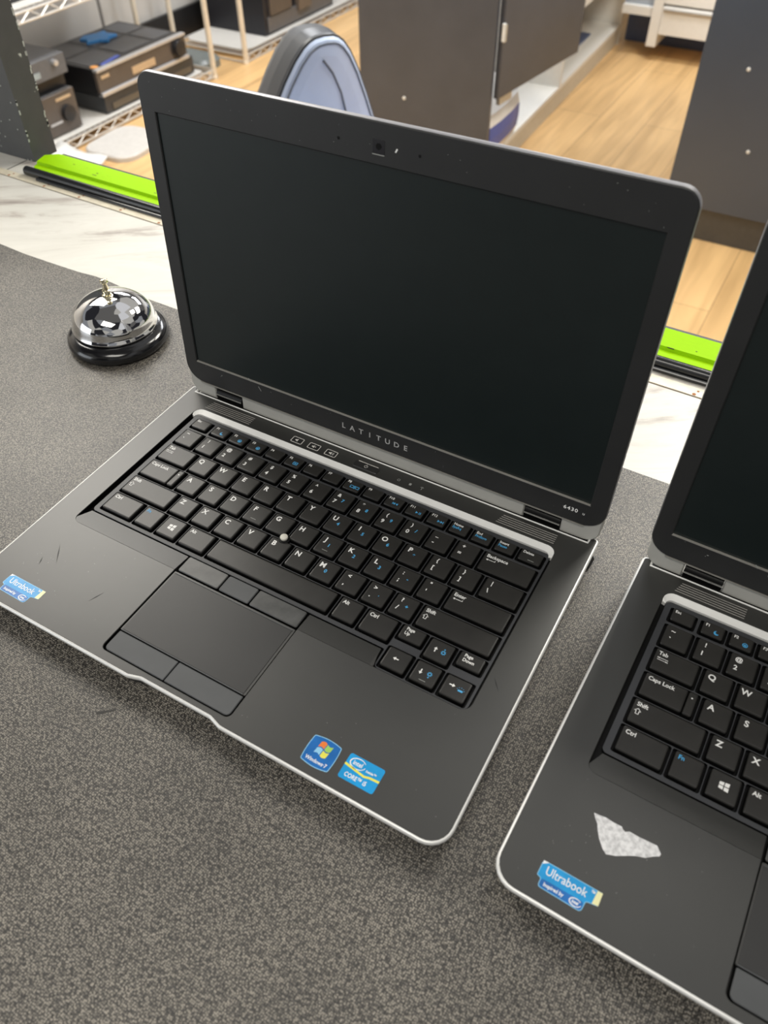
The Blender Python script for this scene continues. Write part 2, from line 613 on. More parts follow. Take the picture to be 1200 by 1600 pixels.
# ------------------------------------------------------------------ bell
BX, BY = -0.1468, 0.0805
bell = empty('service_bell', (BX, BY, MZ), 'round chrome call bell with black base left of the open laptop', 'bell')
B0 = Matrix.Translation((BX, BY, MZ))
GBLK = mat('gloss_black_enamel', (0.006, 0.006, 0.007), 0.16, coat=0.3)
CH = mat('chrome', (0.80, 0.80, 0.80), 0.045, metal=1.0, mottle=0.02)
BRS = mat('brass_plunger', (0.82, 0.74, 0.52), 0.16, metal=1.0, mottle=0.05)
p = [(0, 0.0004), (0.0415, 0.0004), (0.0436, 0.0020), (0.0443, 0.0050), (0.0437, 0.0080), (0.0412, 0.0108), (0.0378, 0.0124), (0.0345, 0.0130), (0.030, 0.0120), (0.0, 0.0120)]
MB().lathe(p, GBLK, X=B0, n=72).build('base', bell, origin=(BX, BY, MZ), smooth=60)
D0 = B0 @ Matrix.Translation((-0.0030, 0.0018, 0.0030)) @ Matrix.Rotation(radians(1.5), 4, 'Y')
p = [(0.0340, 0.0112), (0.0366, 0.0110), (0.0373, 0.0118), (0.0370, 0.0128), (0.0362, 0.0140), (0.0356, 0.0165)]
for k in range(1, 17):
    t = k / 16 * pi / 2
    p.append((0.0354 * cos(t) if k < 16 else 0.0, 0.0168 + 0.0222 * sin(t)))
MB().lathe(p, CH, X=D0, n=80).build('dome', bell, origin=(BX, BY, MZ), smooth=60)
P0 = B0 @ Matrix.Translation((-0.0020, 0.0018, 0.0415)) @ Matrix.Rotation(radians(3), 4, 'Y')
p = [(0.0046, -0.001), (0.0046, 0.0010), (0.0038, 0.0016), (0.0028, 0.0018), (0.0028, 0.0040), (0.0034, 0.0045), (0.0034, 0.0060), (0.0026, 0.0066), (0.0024, 0.0090), (0.0020, 0.0105), (0.0018, 0.0120), (0.0030, 0.0128), (0.0036, 0.0140), (0.0032, 0.0154), (0.0016, 0.0162), (0, 0.0163)]
MB().lathe(p, BRS, X=P0, n=24).build('plunger', bell, origin=(BX, BY, MZ + 0.038), smooth=40)

# ------------------------------------------------------------------ laptop
U = 0.01905
KX, KY = 0.1415, -0.0755
X0, X1, YF, YB = -0.0262, 0.3092, -0.1855, 0.0360
BASE = Vector((KX, KY, MZ))
lap = empty('laptop', BASE, 'open black laptop in the middle with two square stickers at its right front corner', 'laptop')


def wedge_outline(dx=0.0):
    o = [(X0, YF), (0.1085, YF), (0.1165, YF + 0.0024), (0.1665, YF + 0.0024), (0.1745, YF), (X1, YF), (X1, 0.0415), (X1 - 0.0042, 0.0415),
         (X1 - 0.0046, YB), (X0 + 0.0046, YB), (X0 + 0.0042, 0.0415), (X0, 0.0415)]
    r = [0.012, 0.006, 0.006, 0.006, 0.006, 0.012, 0.0035, 0.001, 0.0, 0.0, 0.001, 0.0035]
    return rpoly(o, r, 6)


OUT = wedge_outline()
# opening: keyboard recess + touchpad well
HOLE = rpoly([(-0.0065, 0.0222), (-0.0065, -0.1125), (0.0822, -0.1125), (0.0822, -0.1797), (0.1760, -0.1797), (0.1760, -0.1125), (0.2885, -0.1125), (0.2885, 0.0222)],
             [0.006, 0.005, 0.0, 0.0035, 0.0035, 0.0, 0.006, 0.006], 5)
dk = MB()
dk.prism(OUT, [HOLE], -0.0035, 0.0, DECK, c=0.0003, side=BLACK)
# sloped bands left and right of the pointing buttons
for (a, b_, r0) in ((-0.0062, 0.0820, True), (0.1762, 0.2262, False)):
    y0, y1 = -0.1126, -0.0992
    vs = [(a, y0, -0.00002), (b_, y0, -0.00002), (b_, y1, -0.0016), (a + (0.004 if r0 else 0), y1, -0.0016), (b_, y1, -0.004), (a + (0.004 if r0 else 0), y1, -0.004), (a, y0 + .004, -0.0004), (a, y0 + .004, -0.004), (b_, y0, -0.004)]
    dk.add(vs, [[0, 1, 2, 3, 6], [3, 2, 4, 5], [6, 3, 5, 7], [1, 8, 4, 2]], DECK)
# transition beside the arrow keys
dk.add([(0.2262, -0.1126, -0.00002), (0.2285, -0.1126, -0.00002), (0.2268, -0.1045, -0.0008), (0.2262, -0.0992, -0.0016), (0.2262, -0.0992, -0.004), (0.2285, -0.1126, -0.004)], [[0, 1, 2, 3], [1, 5, 4, 3, 2]], DECK)
# dust and scuffs that sit on the palm rest
rs = random.Random(9)
for k in range(60):
    x, y = rs.uniform(-0.02, 0.30), rs.uniform(-0.180, -0.116)
    if 0.080 < x < 0.178:
        continue
    r = rs.uniform(0.00008, 0.0002)
    dk.prism(circ(x, y, r, 6), [], 0, 0.00005, LEGG)
palm = dk.build('palm_rest', lap, origin=(KX, KY, 0))
for (x, y, L, a) in ((0.012, -0.146, 0.016, 2.2), (0.003, -0.152, 0.006, 2.0), (0.052, -0.158, 0.010, 1.2), (0.292, -0.085, 0.010, -0.9)):
    c_, s_ = cos(a), sin(a)
    w_ = 0.0004
    sc = MB()
    sc.prism([(x, y), (x + L * c_ * .5 - w_ * s_, y + L * s_ * .5 + w_ * c_), (x + L * c_, y + L * s_), (x + L * c_ * .5 + w_ * s_, y + L * s_ * .5 - w_ * c_)], [], 0, 0.00005, mat('scuff_black', (0.010, 0.010, 0.010), 0.5))
    sc.build('scuff_mark', palm, origin=(x, y, 0))

# black wells (floor under keyboard, pad)
wl = MB()
wl.prism(offset(ccw(HOLE), 0.0005), [], -0.0060, -0.0042, BLACK)
wl.build('well', lap, origin=(KX, KY, -0.004))

# silver rim: swept section around the outline
rim = MB()
secp = [(-0.0001, 0.00005), (0.0004, 0.00003), (0.0009, -0.0002), (0.0013, -0.0008), (0.0014, -0.0018), (0.0012, -0.0027), (0.0006, -0.0033), (-0.0010, -0.0034)]
loops = [offset(ccw(OUT), d) for d, z in secp]
n = len(loops[0])
vs = [(p[0], p[1], secp[k][1]) for k, l in enumerate(loops) for p in l]
fs = [[k * n + i, (k + 1) * n + i, (k + 1) * n + (i + 1) % n, k * n + (i + 1) % n] for k in range(len(secp) - 1) for i in range(n)]
rim.add(vs, fs, SILV)
rim.build('silver_rim', lap, origin=(KX, KY, 0), smooth=50)

# underside
bs = MB()
L0, L1, L2 = offset(ccw(OUT), 0.0004), offset(ccw(OUT), -0.0006), offset(ccw(OUT), -0.006)
vs = [(p[0], p[1], -0.0034) for p in L0] + [(p[0], p[1], -0.0085) for p in L1] + [(p[0], p[1], -0.0165) for p in L2]
fs = [[k * n + i, (k + 1) * n + i, (k + 1) * n + (i + 1) % n, k * n + (i + 1) % n] for k in range(2) for i in range(n)]
bs.add(vs, fs + [[2 * n + i for i in range(n)][::-1]], BODY)
bs.box(X0 + 0.005, X1 - 0.005, 0.0300, 0.0460, -0.0165, -0.0045, BODY)
bs.build('bottom_shell', lap, origin=(KX, KY, -0.0165))
for (x, y) in ((-0.008, -0.168), (0.291, -0.168), (-0.008, 0.022), (0.291, 0.022)):
    MB().prism(circ(x, y, 0.006, 16), [], -0.0180, -0.0160, RUB, bottom=True).build('rubber_foot', lap, origin=(x, y, -0.018))

MB().box(X0 + 0.0052, X1 - 0.0052, 0.0363, 0.0372, -0.0030, 0.0002, STRIP, c=0.0002).build('rear_edge', lap, origin=(KX, 0.0367, -0.001))
# silver strip above the function keys
sp = MB()
outer, inner = [], []
Ls = [(-0.0064, 0.0150), (-0.0064, 0.0222), (0.2884, 0.0222), (0.2884, 0.0150)]
Li = [(-0.0062, 0.0140), (-0.0040, 0.0175), (0.2860, 0.0175), (0.2882, 0.0140)]


def corner_path(P, r1):
    out = [P[0]]
    for (c, sx) in ((P[1], 1), (P[2], -1)):
        cx, cy = c[0] + sx * r1, c[1] - r1
        for k in range(7):
            t = k / 6 * pi / 2
            out.append((cx - r1 * cos(t), cy + r1 * sin(t)) if sx == 1 else (cx + r1 * sin(t), cy + r1 * cos(t)))
    out.append(P[3])
    return out


A, B = corner_path(Ls, 0.006), corner_path(Li, 0.004)
n2 = len(A)
vs = [(p[0], p[1], -0.0001) for p in A] + [(p[0], p[1], -0.0012) for p in B] + [(p[0], p[1], -0.0040) for p in B]
fs = [[i, i + n2, i + 1 + n2, i + 1] for i in range(n2 - 1)] + [[i + n2, i + 2 * n2, i + 1 + 2 * n2, i + 1 + n2] for i in range(n2 - 1)]
sp.add(vs, [f[::-1] for f in fs], STRIP)
sp.build('silver_strip', lap, origin=(KX, 0.02, 0), smooth=0)

# ---- keys
ROW_H = 0.0191
keys = []  # x0, x1, y0, y1, legends


def K(x0, x1, y0, y1, leg, small=False):
    keys.append((x0, x1, y0, y1, leg, small))


wT, bT = LEG, LEGB


def row(y1, y0, specs, start=0.0):
    u = start
    for w_, leg in specs:
        K(u * U, (u + w_) * U, y0, y1, leg)
        u += w_


def L(*t):
    return list(t)
# legend tuple: (text, dx, dy, cap height, material[, spacing]); dx from cap left, dy from cap top, metres


def word(t, h=0.0026, dx=0.0018, dy=0.0034, M=None):
    return (t, dx, dy, h, M or LEG)


def dual(a, b, extra=None):
    l = [(a, 0.0046, 0.0040, 0.0029, LEG), (b, 0.0040, 0.0103, 0.0031, LEG)]
    if extra:
        l.append((extra, 0.0092, 0.0078, 0.0026, LEGB))
    return l


def let(a, extra=None, bar=False):
    l = [(a, 0.0040, 0.0046, 0.0037, LEG)]
    if extra:
        l.append((extra, 0.0080, 0.0082, 0.0026, LEGB))
    if bar:
        l.append(('bar', 0.0077, 0.0128, 0, LEG))
    return l


row(0.0, -ROW_H, [(1, dual('~', '`')), (1, dual('!', '1')), (1, dual('@', '2')), (1, dual('#', '3')), (1, dual('$', '4')), (1, dual('%', '5')), (1, dual('^', '6')),
                  (1, dual('&', '7', '7')), (1, dual('*', '8', '8')), (1, dual('(', '9', '9')), (1, dual(')', '0', '/')), (1, dual('_', '-')), (1, dual('+', '=')),
                  (2, [word('Backspace'), ('arrowl', 0.0022, 0.0066, 0.006, LEG)])])
row(-ROW_H, -2 * ROW_H, [(1.5, [word('Tab'), ('tab', 0.002, 0.0066, 0.006, LEG)])] + [(1, let(*a)) for a in
    (('Q',), ('W',), ('E',), ('R',), ('T',), ('Y',), ('U', '4'), ('I', '5'), ('O', '6'), ('P', '*'))] + [(1, dual('{', '[')), (1, dual('}', ']')), (1.5, dual('|', '\\'))])
row(-2 * ROW_H, -3 * ROW_H, [(1.75, [word('Caps Lock'), ('led', 0, 0, 0, LEG)])] + [(1, let(*a)) for a in
    (('A',), ('S',), ('D',), ('F', None, True), ('G',), ('H',), ('J', '1', True), ('K', '2'), ('L', '3'))] + [(1, dual(':', ';', '-')), (1, dual('"', "'")),
    (2.25, [word('Enter'), ('arrowl', 0.0022, 0.0066, 0.006, LEG)])])
row(-3 * ROW_H, -4 * ROW_H, [(2.25, [word('Shift'), ('shift', 0.0034, 0.0080, 0.004, LEG)])] + [(1, let(*a)) for a in
    (('Z',), ('X',), ('C',), ('V',), ('B',), ('N',), ('M', '0'))] + [(1, dual('<', ',')), (1, dual('>', '.', '.')), (1, dual('?', '/', '+')),
    (2.75, [word('Shift'), ('shift', 0.0034, 0.0080, 0.004, LEG)])])
row(-4 * ROW_H, -5 * ROW_H, [(1.5, [word('Ctrl')]), (1, [word('Fn', M=LEGB)]), (1, [('win', 0.0075, 0.0075, 0.0050, LEG)]), (1.25, [word('Alt')]), (5, []), (1, [word('Alt')]), (1.25, [word('Ctrl')])])
FY0, FY1 = 0.0010, 0.0134
fk = [('Esc', None)] + [('F%d' % i, {1: 'moon', 2: 'lock', 3: 'batt', 5: 'note', 8: 'disp', 10: 'rew', 11: 'play', 12: 'fwd'}.get(i)) for i in range(1, 13)] + [('Home', 'SysRq'), ('End', 'PrtScrn'), ('Insert', 'Pause'), ('Delete', None)]
for i, (t, ic) in enumerate(fk):
    if i == 0:
        a, b_ = -0.0002, 0.0170
    elif i == 16:
        a, b_ = 0.2670, 15 * U
    else:
        a = 0.0181 + (i - 1) * 0.01660
        b_ = a + 0.01660
    lg = [word(t, 0.0020, 0.0014, 0.0026)]
    if ic in ('SysRq', 'PrtScrn', 'Pause'):
        lg.append((ic, 0.0014, 0.0054, 0.0020, LEGB))
    elif ic:
        lg.append((ic, 0.0085, 0.0062, 0.0038, LEGB))
    if t == 'Delete':
        lg.append(('bar', 0.0085, 0.0082, 0, LEG))
    K(a, b_, FY0, FY1, lg, True)
K(12 * U, 13 * U, -0.0892, -4 * ROW_H, [word('Page', 0.0022, 0.0026, 0.0024), word('Up', 0.0022, 0.0026, 0.0056)], True)
K(13 * U, 14 * U, -0.0937, -4 * ROW_H, [('up', 0.0050, 0.0068, 0.0036, LEG), ('gearu', 0.0102, 0.0070, 0.0030, LEGB)])
K(14 * U, 15 * U, -0.0892, -4 * ROW_H, [word('Page', 0.0022, 0.0026, 0.0024), word('Down', 0.0022, 0.0026, 0.0056)], True)
K(12 * U, 13 * U, -0.1110, -0.0937, [('left', 0.0070, 0.0065, 0.0036, LEG)])
K(13 * U, 14 * U, -0.1110, -0.0937, [('down', 0.0044, 0.0068, 0.0036, LEG), ('geard', 0.0098, 0.0062, 0.0030, LEGB), ('bar', 0.0077, 0.0118, 0, LEG)])
K(14 * U, 15 * U, -0.1110, -0.0937, [('right', 0.0050, 0.0060, 0.0036, LEG), ('kbl', 0.0105, 0.0070, 0.0030, LEGB)])

G = 0.00035   # half gap between openings
kb = MB()
lat = rpoly([(-0.0036, 0.0165), (-0.0036, -0.0980), (0.2278, -0.0980), (0.2278, -0.1117), (0.2872, -0.1117), (0.2872, 0.0165)], [0.003, 0.003, 0.001, 0.003, 0.004, 0.003], 4)
holes = [rrect(a + G, b_ - G, c_ + G, d_ - G, 0.0011, 2) for a, b_, c_, d_, lg, sm in keys]
kb.prism(lat, holes, -0.0042, -0.0017, LATT, c=0.0002, side=BLACK)
kboard = kb.build('keyboard', lap, origin=(15 * U / 2, -0.048, -0.004))


def ring_poly(mb, cx, cy, r, w_, z, M, X=None, n_=16, a0=0, a1=2 * pi):
    vs, fs = [], []
    k = n_ + 1
    for i in range(k):
        a = a0 + (a1 - a0) * i / n_
        vs += [(cx + r * cos(a), cy + r * sin(a), z), (cx + (r - w_) * cos(a), cy + (r - w_) * sin(a), z)]
    for i in range(n_):
        fs.append([2 * i, 2 * i + 2, 2 * i + 3, 2 * i + 1])
    mb.add(vs, fs, M, X)


def fp(mb, pts, z, M, X=None):
    pts = ccw(pts)
    t = tessellate_polygon([[Vector((p[0], p[1], 0)) for p in pts]])
    fs = []
    for q in t:
        a, b_, d = [Vector((*pts[i][:2], 0)) for i in q]
        fs.append(q if (b_ - a).cross(d - a).z > 0 else (q[0], q[2], q[1]))
    mb.add([(p[0], p[1], z) for p in pts], fs, M, X)


def icon(mb, name, x, y, s, z, M):
    if name == 'arrowl':
        fp(mb, [(x, y), (x + .0013, y + .0008), (x + .0013, y - .0008)], z, M)
        fp(mb, [(x + .001, y + .0002), (x + s, y + .0002), (x + s, y - .0002), (x + .001, y - .0002)], z, M)
        fp(mb, [(x + s, y + .0010), (x + s + .0004, y + .0010), (x + s + .0004, y - .0002), (x + s, y - .0002)], z, M)
    elif name == 'tab':
        for d, sgn in ((0, 1), (-0.0014, -1)):
            fp(mb, [(x, y + d + .00016), (x + s, y + d + .00016), (x + s, y + d - .00016), (x, y + d - .00016)], z, M)
            e = x if sgn == 1 else x + s
            fp(mb, [(e, y + d), (e + sgn * .0012, y + d + .0006), (e + sgn * .0012, y + d - .0006)], z, M)
            fp(mb, [(e - .0001, y + d + .0006), (e + .0001, y + d + .0006), (e + .0001, y + d - .0006), (e - .0001, y + d - .0006)], z, M)
    elif name == 'shift':
        o = [(0, .5), (.5, 0), (.25, 0), (.25, -.5), (-.25, -.5), (-.25, 0), (-.5, 0)]
        outp = [(x + a * s, y + b_ * s) for a, b_ in o]
        inn = offset(ccw(outp), -0.00035)
        outp = ccw(outp)
        k = len(outp)
        mb.add([(p[0], p[1], z) for p in outp + inn], [[i, (i + 1) % k, k + (i + 1) % k, k + i] for i in range(k)], M)
    elif name == 'win':
        h = s / 2
        g = .00025
        for sx, sy in ((-1, 1), (1, 1), (-1, -1), (1, -1)):
            e = lambda q: 1 + 0.16 * (q / h)  # perspective pane
            pts = [(g, g), (h, g), (h, h), (g, h)]
            fp(mb, [(x + sx * a, y + sy * b_ * e(sx * a) * .9) for a, b_ in pts], z, M)
    elif name in ('up', 'down', 'left', 'right'):
        R_ = Matrix.Rotation({'up': 0, 'left': pi / 2, 'down': pi, 'right': -pi / 2}[name], 2)
        for pg in ([(0, .5), (.33, .05), (-.33, .05)], [(-.1, .1), (.1, .1), (.1, -.5), (-.1, -.5)]):
            q = [R_ @ Vector(p_) * s for p_ in pg]
            fp(mb, [(x + a[0], y + a[1]) for a in q], z, M)
    elif name in ('gearu', 'geard'):
        ring_poly(mb, x, y, s * .36, s * .13, z, M)
        for k in range(8):
            a = k * pi / 4
            c_, s_ = cos(a), sin(a)
            p0 = (x + c_ * s * .34, y + s_ * s * .34)
            p1 = (x + c_ * s * .52, y + s_ * s * .52)
            w_ = s * .08
            fp(mb, [(p0[0] - s_ * w_, p0[1] + c_ * w_), (p1[0] - s_ * w_, p1[1] + c_ * w_), (p1[0] + s_ * w_, p1[1] - c_ * w_), (p0[0] + s_ * w_, p0[1] - c_ * w_)], z, M)
        sg = 1 if name == 'gearu' else -1
        fp(mb, [(x - s * .22, y + sg * s * .68), (x + s * .22, y + sg * s * .68), (x, y + sg * s * .98)], z, M)
    elif name == 'kbl':
        fp(mb, rrect(x - s * .5, x + s * .5, y - s * .35, y + s * .05, s * .1, 2), z, M)
        for k in range(5):
            a = radians(20 + 35 * k)
            fp(mb, circ(x + cos(a) * s * .75, y - s * .1 + sin(a) * s * .65, s * .08, 6), z, M)
    elif name == 'moon':
        a_ = [(x + s * .42 * cos(t), y + s * .42 * sin(t)) for t in [radians(100 + 22 * i) for i in range(11)]]
        b2 = [(x + s * .15 + s * .30 * cos(t), y + s * .15 + s * .30 * sin(t)) for t in [radians(310 - 18 * i) for i in range(11)]]
        fp(mb, a_ + b2, z, M)
    elif name in ('lock', 'batt'):
        ring_poly(mb, x, y, s * .42, s * .13, z, M, n_=12)
        fp(mb, rrect(x - s * .18, x + s * .18, y - s * .2, y + s * .12, s * .05, 2), z, M)
    elif name == 'note':
        o = rrect(x - s * .5, x + s * .5, y - s * .38, y + s * .38, s * .12, 2)
        i2 = offset(ccw(o), -s * .12)
        k = len(o)
        mb.add([(p[0], p[1], z) for p in ccw(o) + i2], [[i, (i + 1) % k, k + (i + 1) % k, k + i] for i in range(k)], M)
        fp(mb, rrect(x - s * .25, x + s * .25, y - s * .12, y + s * .12, s * .05, 2), z, M)
    elif name == 'disp':
        for dx in (-s * .55, s * .55):
            o = ccw(rrect(x + dx - s * .38, x + dx + s * .38, y - s * .30, y + s * .34, s * .1, 2))
            i2 = offset(o, -s * .11)
            k = len(o)
            mb.add([(p[0], p[1], z) for p in o + i2], [[i, (i + 1) % k, k + (i + 1) % k, k + i] for i in range(k)], M)
        fp(mb, [(x - s * .08, y - s * .4), (x + s * .08, y - s * .4), (x + s * .08, y + s * .4), (x - s * .08, y + s * .4)], z, M)
    elif name in ('rew', 'fwd', 'play'):
        sg = -1 if name == 'rew' else 1
        for d in ((-.35, .2) if name != 'play' else (-.35,)):
            fp(mb, [(x + sg * s * d, y + s * .28), (x + sg * s * d, y - s * .28), (x + sg * s * (d + .5), y)], z, M)
        if name == 'play':
            for d in (.28, .52):
                fp(mb, [(x + s * d, y - .28 * s), (x + s * (d + .12), y - .28 * s), (x + s * (d + .12), y + .28 * s), (x + s * d, y + .28 * s)], z, M)
        else:
            d = .62 if sg == -1 else .70
            fp(mb, [(x + sg * s * d, y - .28 * s), (x + sg * s * (d + .1), y - .28 * s), (x + sg * s * (d + .1), y + .28 * s), (x + sg * s * d, y + .28 * s)], z, M)


ICONS = {'arrowl', 'tab', 'shift', 'win', 'up', 'down', 'left', 'right', 'gearu', 'geard', 'kbl', 'moon', 'lock', 'batt', 'note', 'disp', 'rew', 'play', 'fwd'}
CAP = 0.0020
for (a, b_, c_, d_, lg, sm) in keys:
    mb = MB()
    x0, x1, y0, y1 = a + CAP, b_ - CAP + 0.0001, c_ + (0.0017 if not sm else 0.0015), d_ - (0.0017 if not sm else 0.0013)
    ZT = 0.0002
    cuts = [(x0, x1)]
    if any(l[0] == 'led' for l in lg):
        cuts = [(x0, x1 - 0.0056), (x1 - 0.0050, x1)]
    for (p0, p1) in cuts:
        o = ccw(rrect(p0, p1, y0, y1, 0.0012, 3))
        n3 = len(o)
        # (offset, z) rings: wide glossy skirt, rounded shoulder, slightly dished top
        prof = [(0.0003, -0.0042, None), (0.0002, -0.0014, KSIDE), (0.0000, -0.0006, KSIDE), (-0.00035, ZT - 0.00012, KEY), (-0.0010, ZT, KEY)]
        prev = None
        for off_, z_, M_ in prof:
            lp = offset(o, off_)
            if prev:
                vs = [(p[0], p[1], prev[1]) for p in prev[0]] + [(p[0], p[1], z_) for p in lp]
                mb.add(vs, [[i, (i + 1) % n3, n3 + (i + 1) % n3, n3 + i] for i in range(n3)], M_)
            prev = (lp, z_)
        mb.add([(p[0], p[1], ZT) for p in prev[0]], [list(range(n3))], KEY)
    zt = ZT + 0.00007
    for l in lg:
        t, dx, dy, h, M_ = l
        if t == 'led':
            fp(mb, circ(x1 - 0.0027, y1 - 0.0042, 0.0005, 8), zt, LEG)
        elif t == 'bar':
            fp(mb, [(x0 + dx - .0021, y1 - dy - .00017), (x0 + dx + .0021, y1 - dy - .00017), (x0 + dx + .0021, y1 - dy + .00017), (x0 + dx - .0021, y1 - dy + .00017)], zt, LEGG)
        elif t in ICONS:
            icon(mb, t, x0 + dx, y1 - dy, h, zt, M_)
        else:
            single = len(t) == 1
            mb.text(t, x0 + dx, y1 - dy, zt, h / 0.70, M_, align='CENTER' if single else 'LEFT', bold=0.03 if single else 0.022,
                    sx=1.0 if single else 0.94)
    key = mb.build('key', kboard, origin=((x0 + x1) / 2, (y0 + y1) / 2, -0.004))

# pointing stick
ps = MB()
PX, PY = 6.77 * U, -0.0575
ps.lathe([(0.0040, -0.0042), (0.0040, 0.00035), (0.0034, 0.0006), (0.0, 0.0006)], BLACK, X=Matrix.Translation((PX, PY, 0)), n=24)
ps.lathe([(0.0022, 0.0004), (0.0025, 0.0012), (0.0027, 0.0020), (0.0025, 0.0027), (0.0018, 0.0031), (0.0, 0.0032)], mat('off_white_rubber', (0.70, 0.68, 0.60), 0.7), X=Matrix.Translation((PX, PY, 0)), n=20)
sgroup(ps.build('pointing_stick', kboard, origin=(PX, PY, -0.004)), 'off-white pointing stick cap between the letter keys')

# touch area
tp = MB()
tp.prism(rrect(0.0828, 0.1754, -0.1640, -0.1130, 0.0008, 2), [], -0.0042, -0.0008, DECK, c=0.0002, side=BLACK)
tp.prism(rrect(0.0838, 0.1738, -0.1632, -0.1148, 0.0005, 2), [], -0.0010, -0.0005, PAD, c=0.0001)
tp.box(0.0838, 0.1738, -0.1148, -0.1143, -0.0010, -0.00025, SILV if False else BTN)
tp.box(0.0838, 0.1738, -0.1640, -0.1634, -0.0010, -0.0003, BTN)
tp.build('touchpad', lap, origin=(0.129, -0.139, -0.001))
for (x0, x1, M_) in ((0.0838, 0.1153, BTNW), (0.1161, 0.1388, BTN), (0.1396, 0.1748, BTNW)):
    mb = MB()
    mb.prism(rrect(x0, x1, -0.1118, -0.0992, 0.0012, 3), [], -0.0042, -0.0002, M_, c=0.0005, side=BLACK)
    mb.build('pointer_button', lap, origin=((x0 + x1) / 2, -0.106, -0.002))
for (x0, x1, rr) in ((0.0838, 0.1286, [0.003, 0.0006, 0.0006, 0.0006]), (0.1292, 0.1750, [0.0006, 0.003, 0.0006, 0.0006])):
    mb = MB()
    mb.prism(rpoly([(x0, -0.1789), (x1, -0.1789), (x1, -0.1648), (x0, -0.1648)], rr, 4), [], -0.0042, -0.0002, BTN, c=0.0004, side=BLACK)
    mb.build('pointer_button', lap, origin=((x0 + x1) / 2, -0.172, -0.002))

# button panel: volume keys, power key, status lights, vents
for (x, t) in ((0.0823, 'x'), (0.0969, '-'), (0.1117, '+')):
    mb = MB()
    o = ccw(rrect(x - 0.0048, x + 0.0048, 0.0246, 0.0308, 0.0010, 3))
    i2 = offset(o, -0.00055)
    k = len(o)
    mb.add([(p[0], p[1], 0.00015) for p in o + i2], [[i, (i + 1) % k, k + (i + 1) % k, k + i] for i in range(k)], mat('panel_outline', (0.72, 0.70, 0.66), 0.45))
    mb.prism(i2, [], 0.0, 0.0001, PANEL)
    fp(mb, [(x - .0018, .0271), (x - .0010, .0271), (x + .0004, .0262), (x + .0004, .0292), (x - .0010, .0283), (x - .0018, .0283)], 0.00018, mat('panel_outline'))
    for q in range({'x': 0, '-': 1, '+': 2}[t]):
        ring_poly(mb, x + 0.0004, 0.0277, 0.0012 + 0.0008 * q, 0.00035, 0.00018, mat('panel_outline'), n_=6, a0=-0.8, a1=0.8)
    mb.build('volume_button', lap, origin=(x, 0.0277, 0))
mb = MB()
mb.prism(rrect(0.1315, 0.1515, 0.0243, 0.0306, 0.0012, 3), [], 0.0, 0.0007, PANEL, c=0.0005)
mb.box(0.1335, 0.1498, 0.0308, 0.0312, 0.0, 0.0004, mat('panel_outline'))
ring_poly(mb, 0.1415, 0.0275, 0.0014, 0.0003, 0.0008, mat('panel_outline'), a0=radians(130), a1=radians(410))
fp(mb, [(0.1413, 0.0276), (0.1417, 0.0276), (0.1417, 0.0293), (0.1413, 0.0293)], 0.0008, mat('panel_outline'))
mb.build('power_button', lap, origin=(0.1415, 0.0275, 0))
mb = MB()
ring_poly(mb, 0.1682, 0.0276, 0.0011, 0.0003, 0.0001, LEGG)
fp(mb, rrect(0.1765, 0.1783, 0.0266, 0.0288, 0.0005, 2), 0.0001, LEGG)
ring_poly(mb, 0.1864, 0.0280, 0.0014, 0.0003, 0.0001, LEGG, n_=8, a0=0.3, a1=pi - 0.3)
fp(mb, [(0.1862, 0.0264), (0.1866, 0.0264), (0.1866, 0.0290), (0.1862, 0.0290)], 0.0001, LEGG)
mb.build('status_light', lap, origin=(0.177, 0.0277, 0))
for (x0, x1) in ((-0.0020, 0.0400), (0.2440, 0.2850)):
    mb = MB()
    for k in range(5):
        y = 0.0250 + k * 0.00185
        mb.box(x0 + 0.0006 * k, x1, y - 0.00016, y + 0.00016, 0.0, 0.0003, mat('vent_rib', (0.45, 0.43, 0.40), 0.35, metal=0.2))
    mb.build('vent', lap, origin=((x0 + x1) / 2, 0.029, 0))

# ---- lid (u, v in the lid plane; w towards the viewer)
TH = 1.5078
LY, LZ = 0.0404, 0.0290
LM = Matrix(((1, 0, 0, 0.1415), (0, cos(TH), -sin(TH), LY), (0, sin(TH), cos(TH), LZ), (0, 0, 0, 1)))
HW = 0.1688
VB, VT = -0.0182, 0.2003
lo = LM @ Vector((0, -0.02, -0.004))
ld = MB()
lidout = rpoly([(-HW, VB), (HW, VB), (HW, VT), (-HW, VT)], [0.014, 0.014, 0.0095, 0.0095], 8)
# metal back shell with a rounded silver edge
loops_ = [(-0.0008, -0.0008), (0.0, -0.0013), (0.0005, -0.0024), (0.0003, -0.0042), (-0.0012, -0.0060), (-0.004, -0.0066)]
prev = None
o = ccw(lidout)
n4 = len(o)
for d, wz in loops_:
    lp = offset(o, d)
    if prev:
        ld.add([(p[0], p[1], prev[1]) for p in lp0] + [(p[0], p[1], wz) for p in lp], [[n4 + i, n4 + (i + 1) % n4, (i + 1) % n4, i] for i in range(n4)], LIDB, X=LM)
    lp0, prev = lp, (lp, wz)
ld.add([(p[0], p[1], -0.0066) for p in lp0], [list(range(n4))[::-1]], LIDB, X=LM)
lid = ld.build('lid', lap, origin=lo, smooth=50)
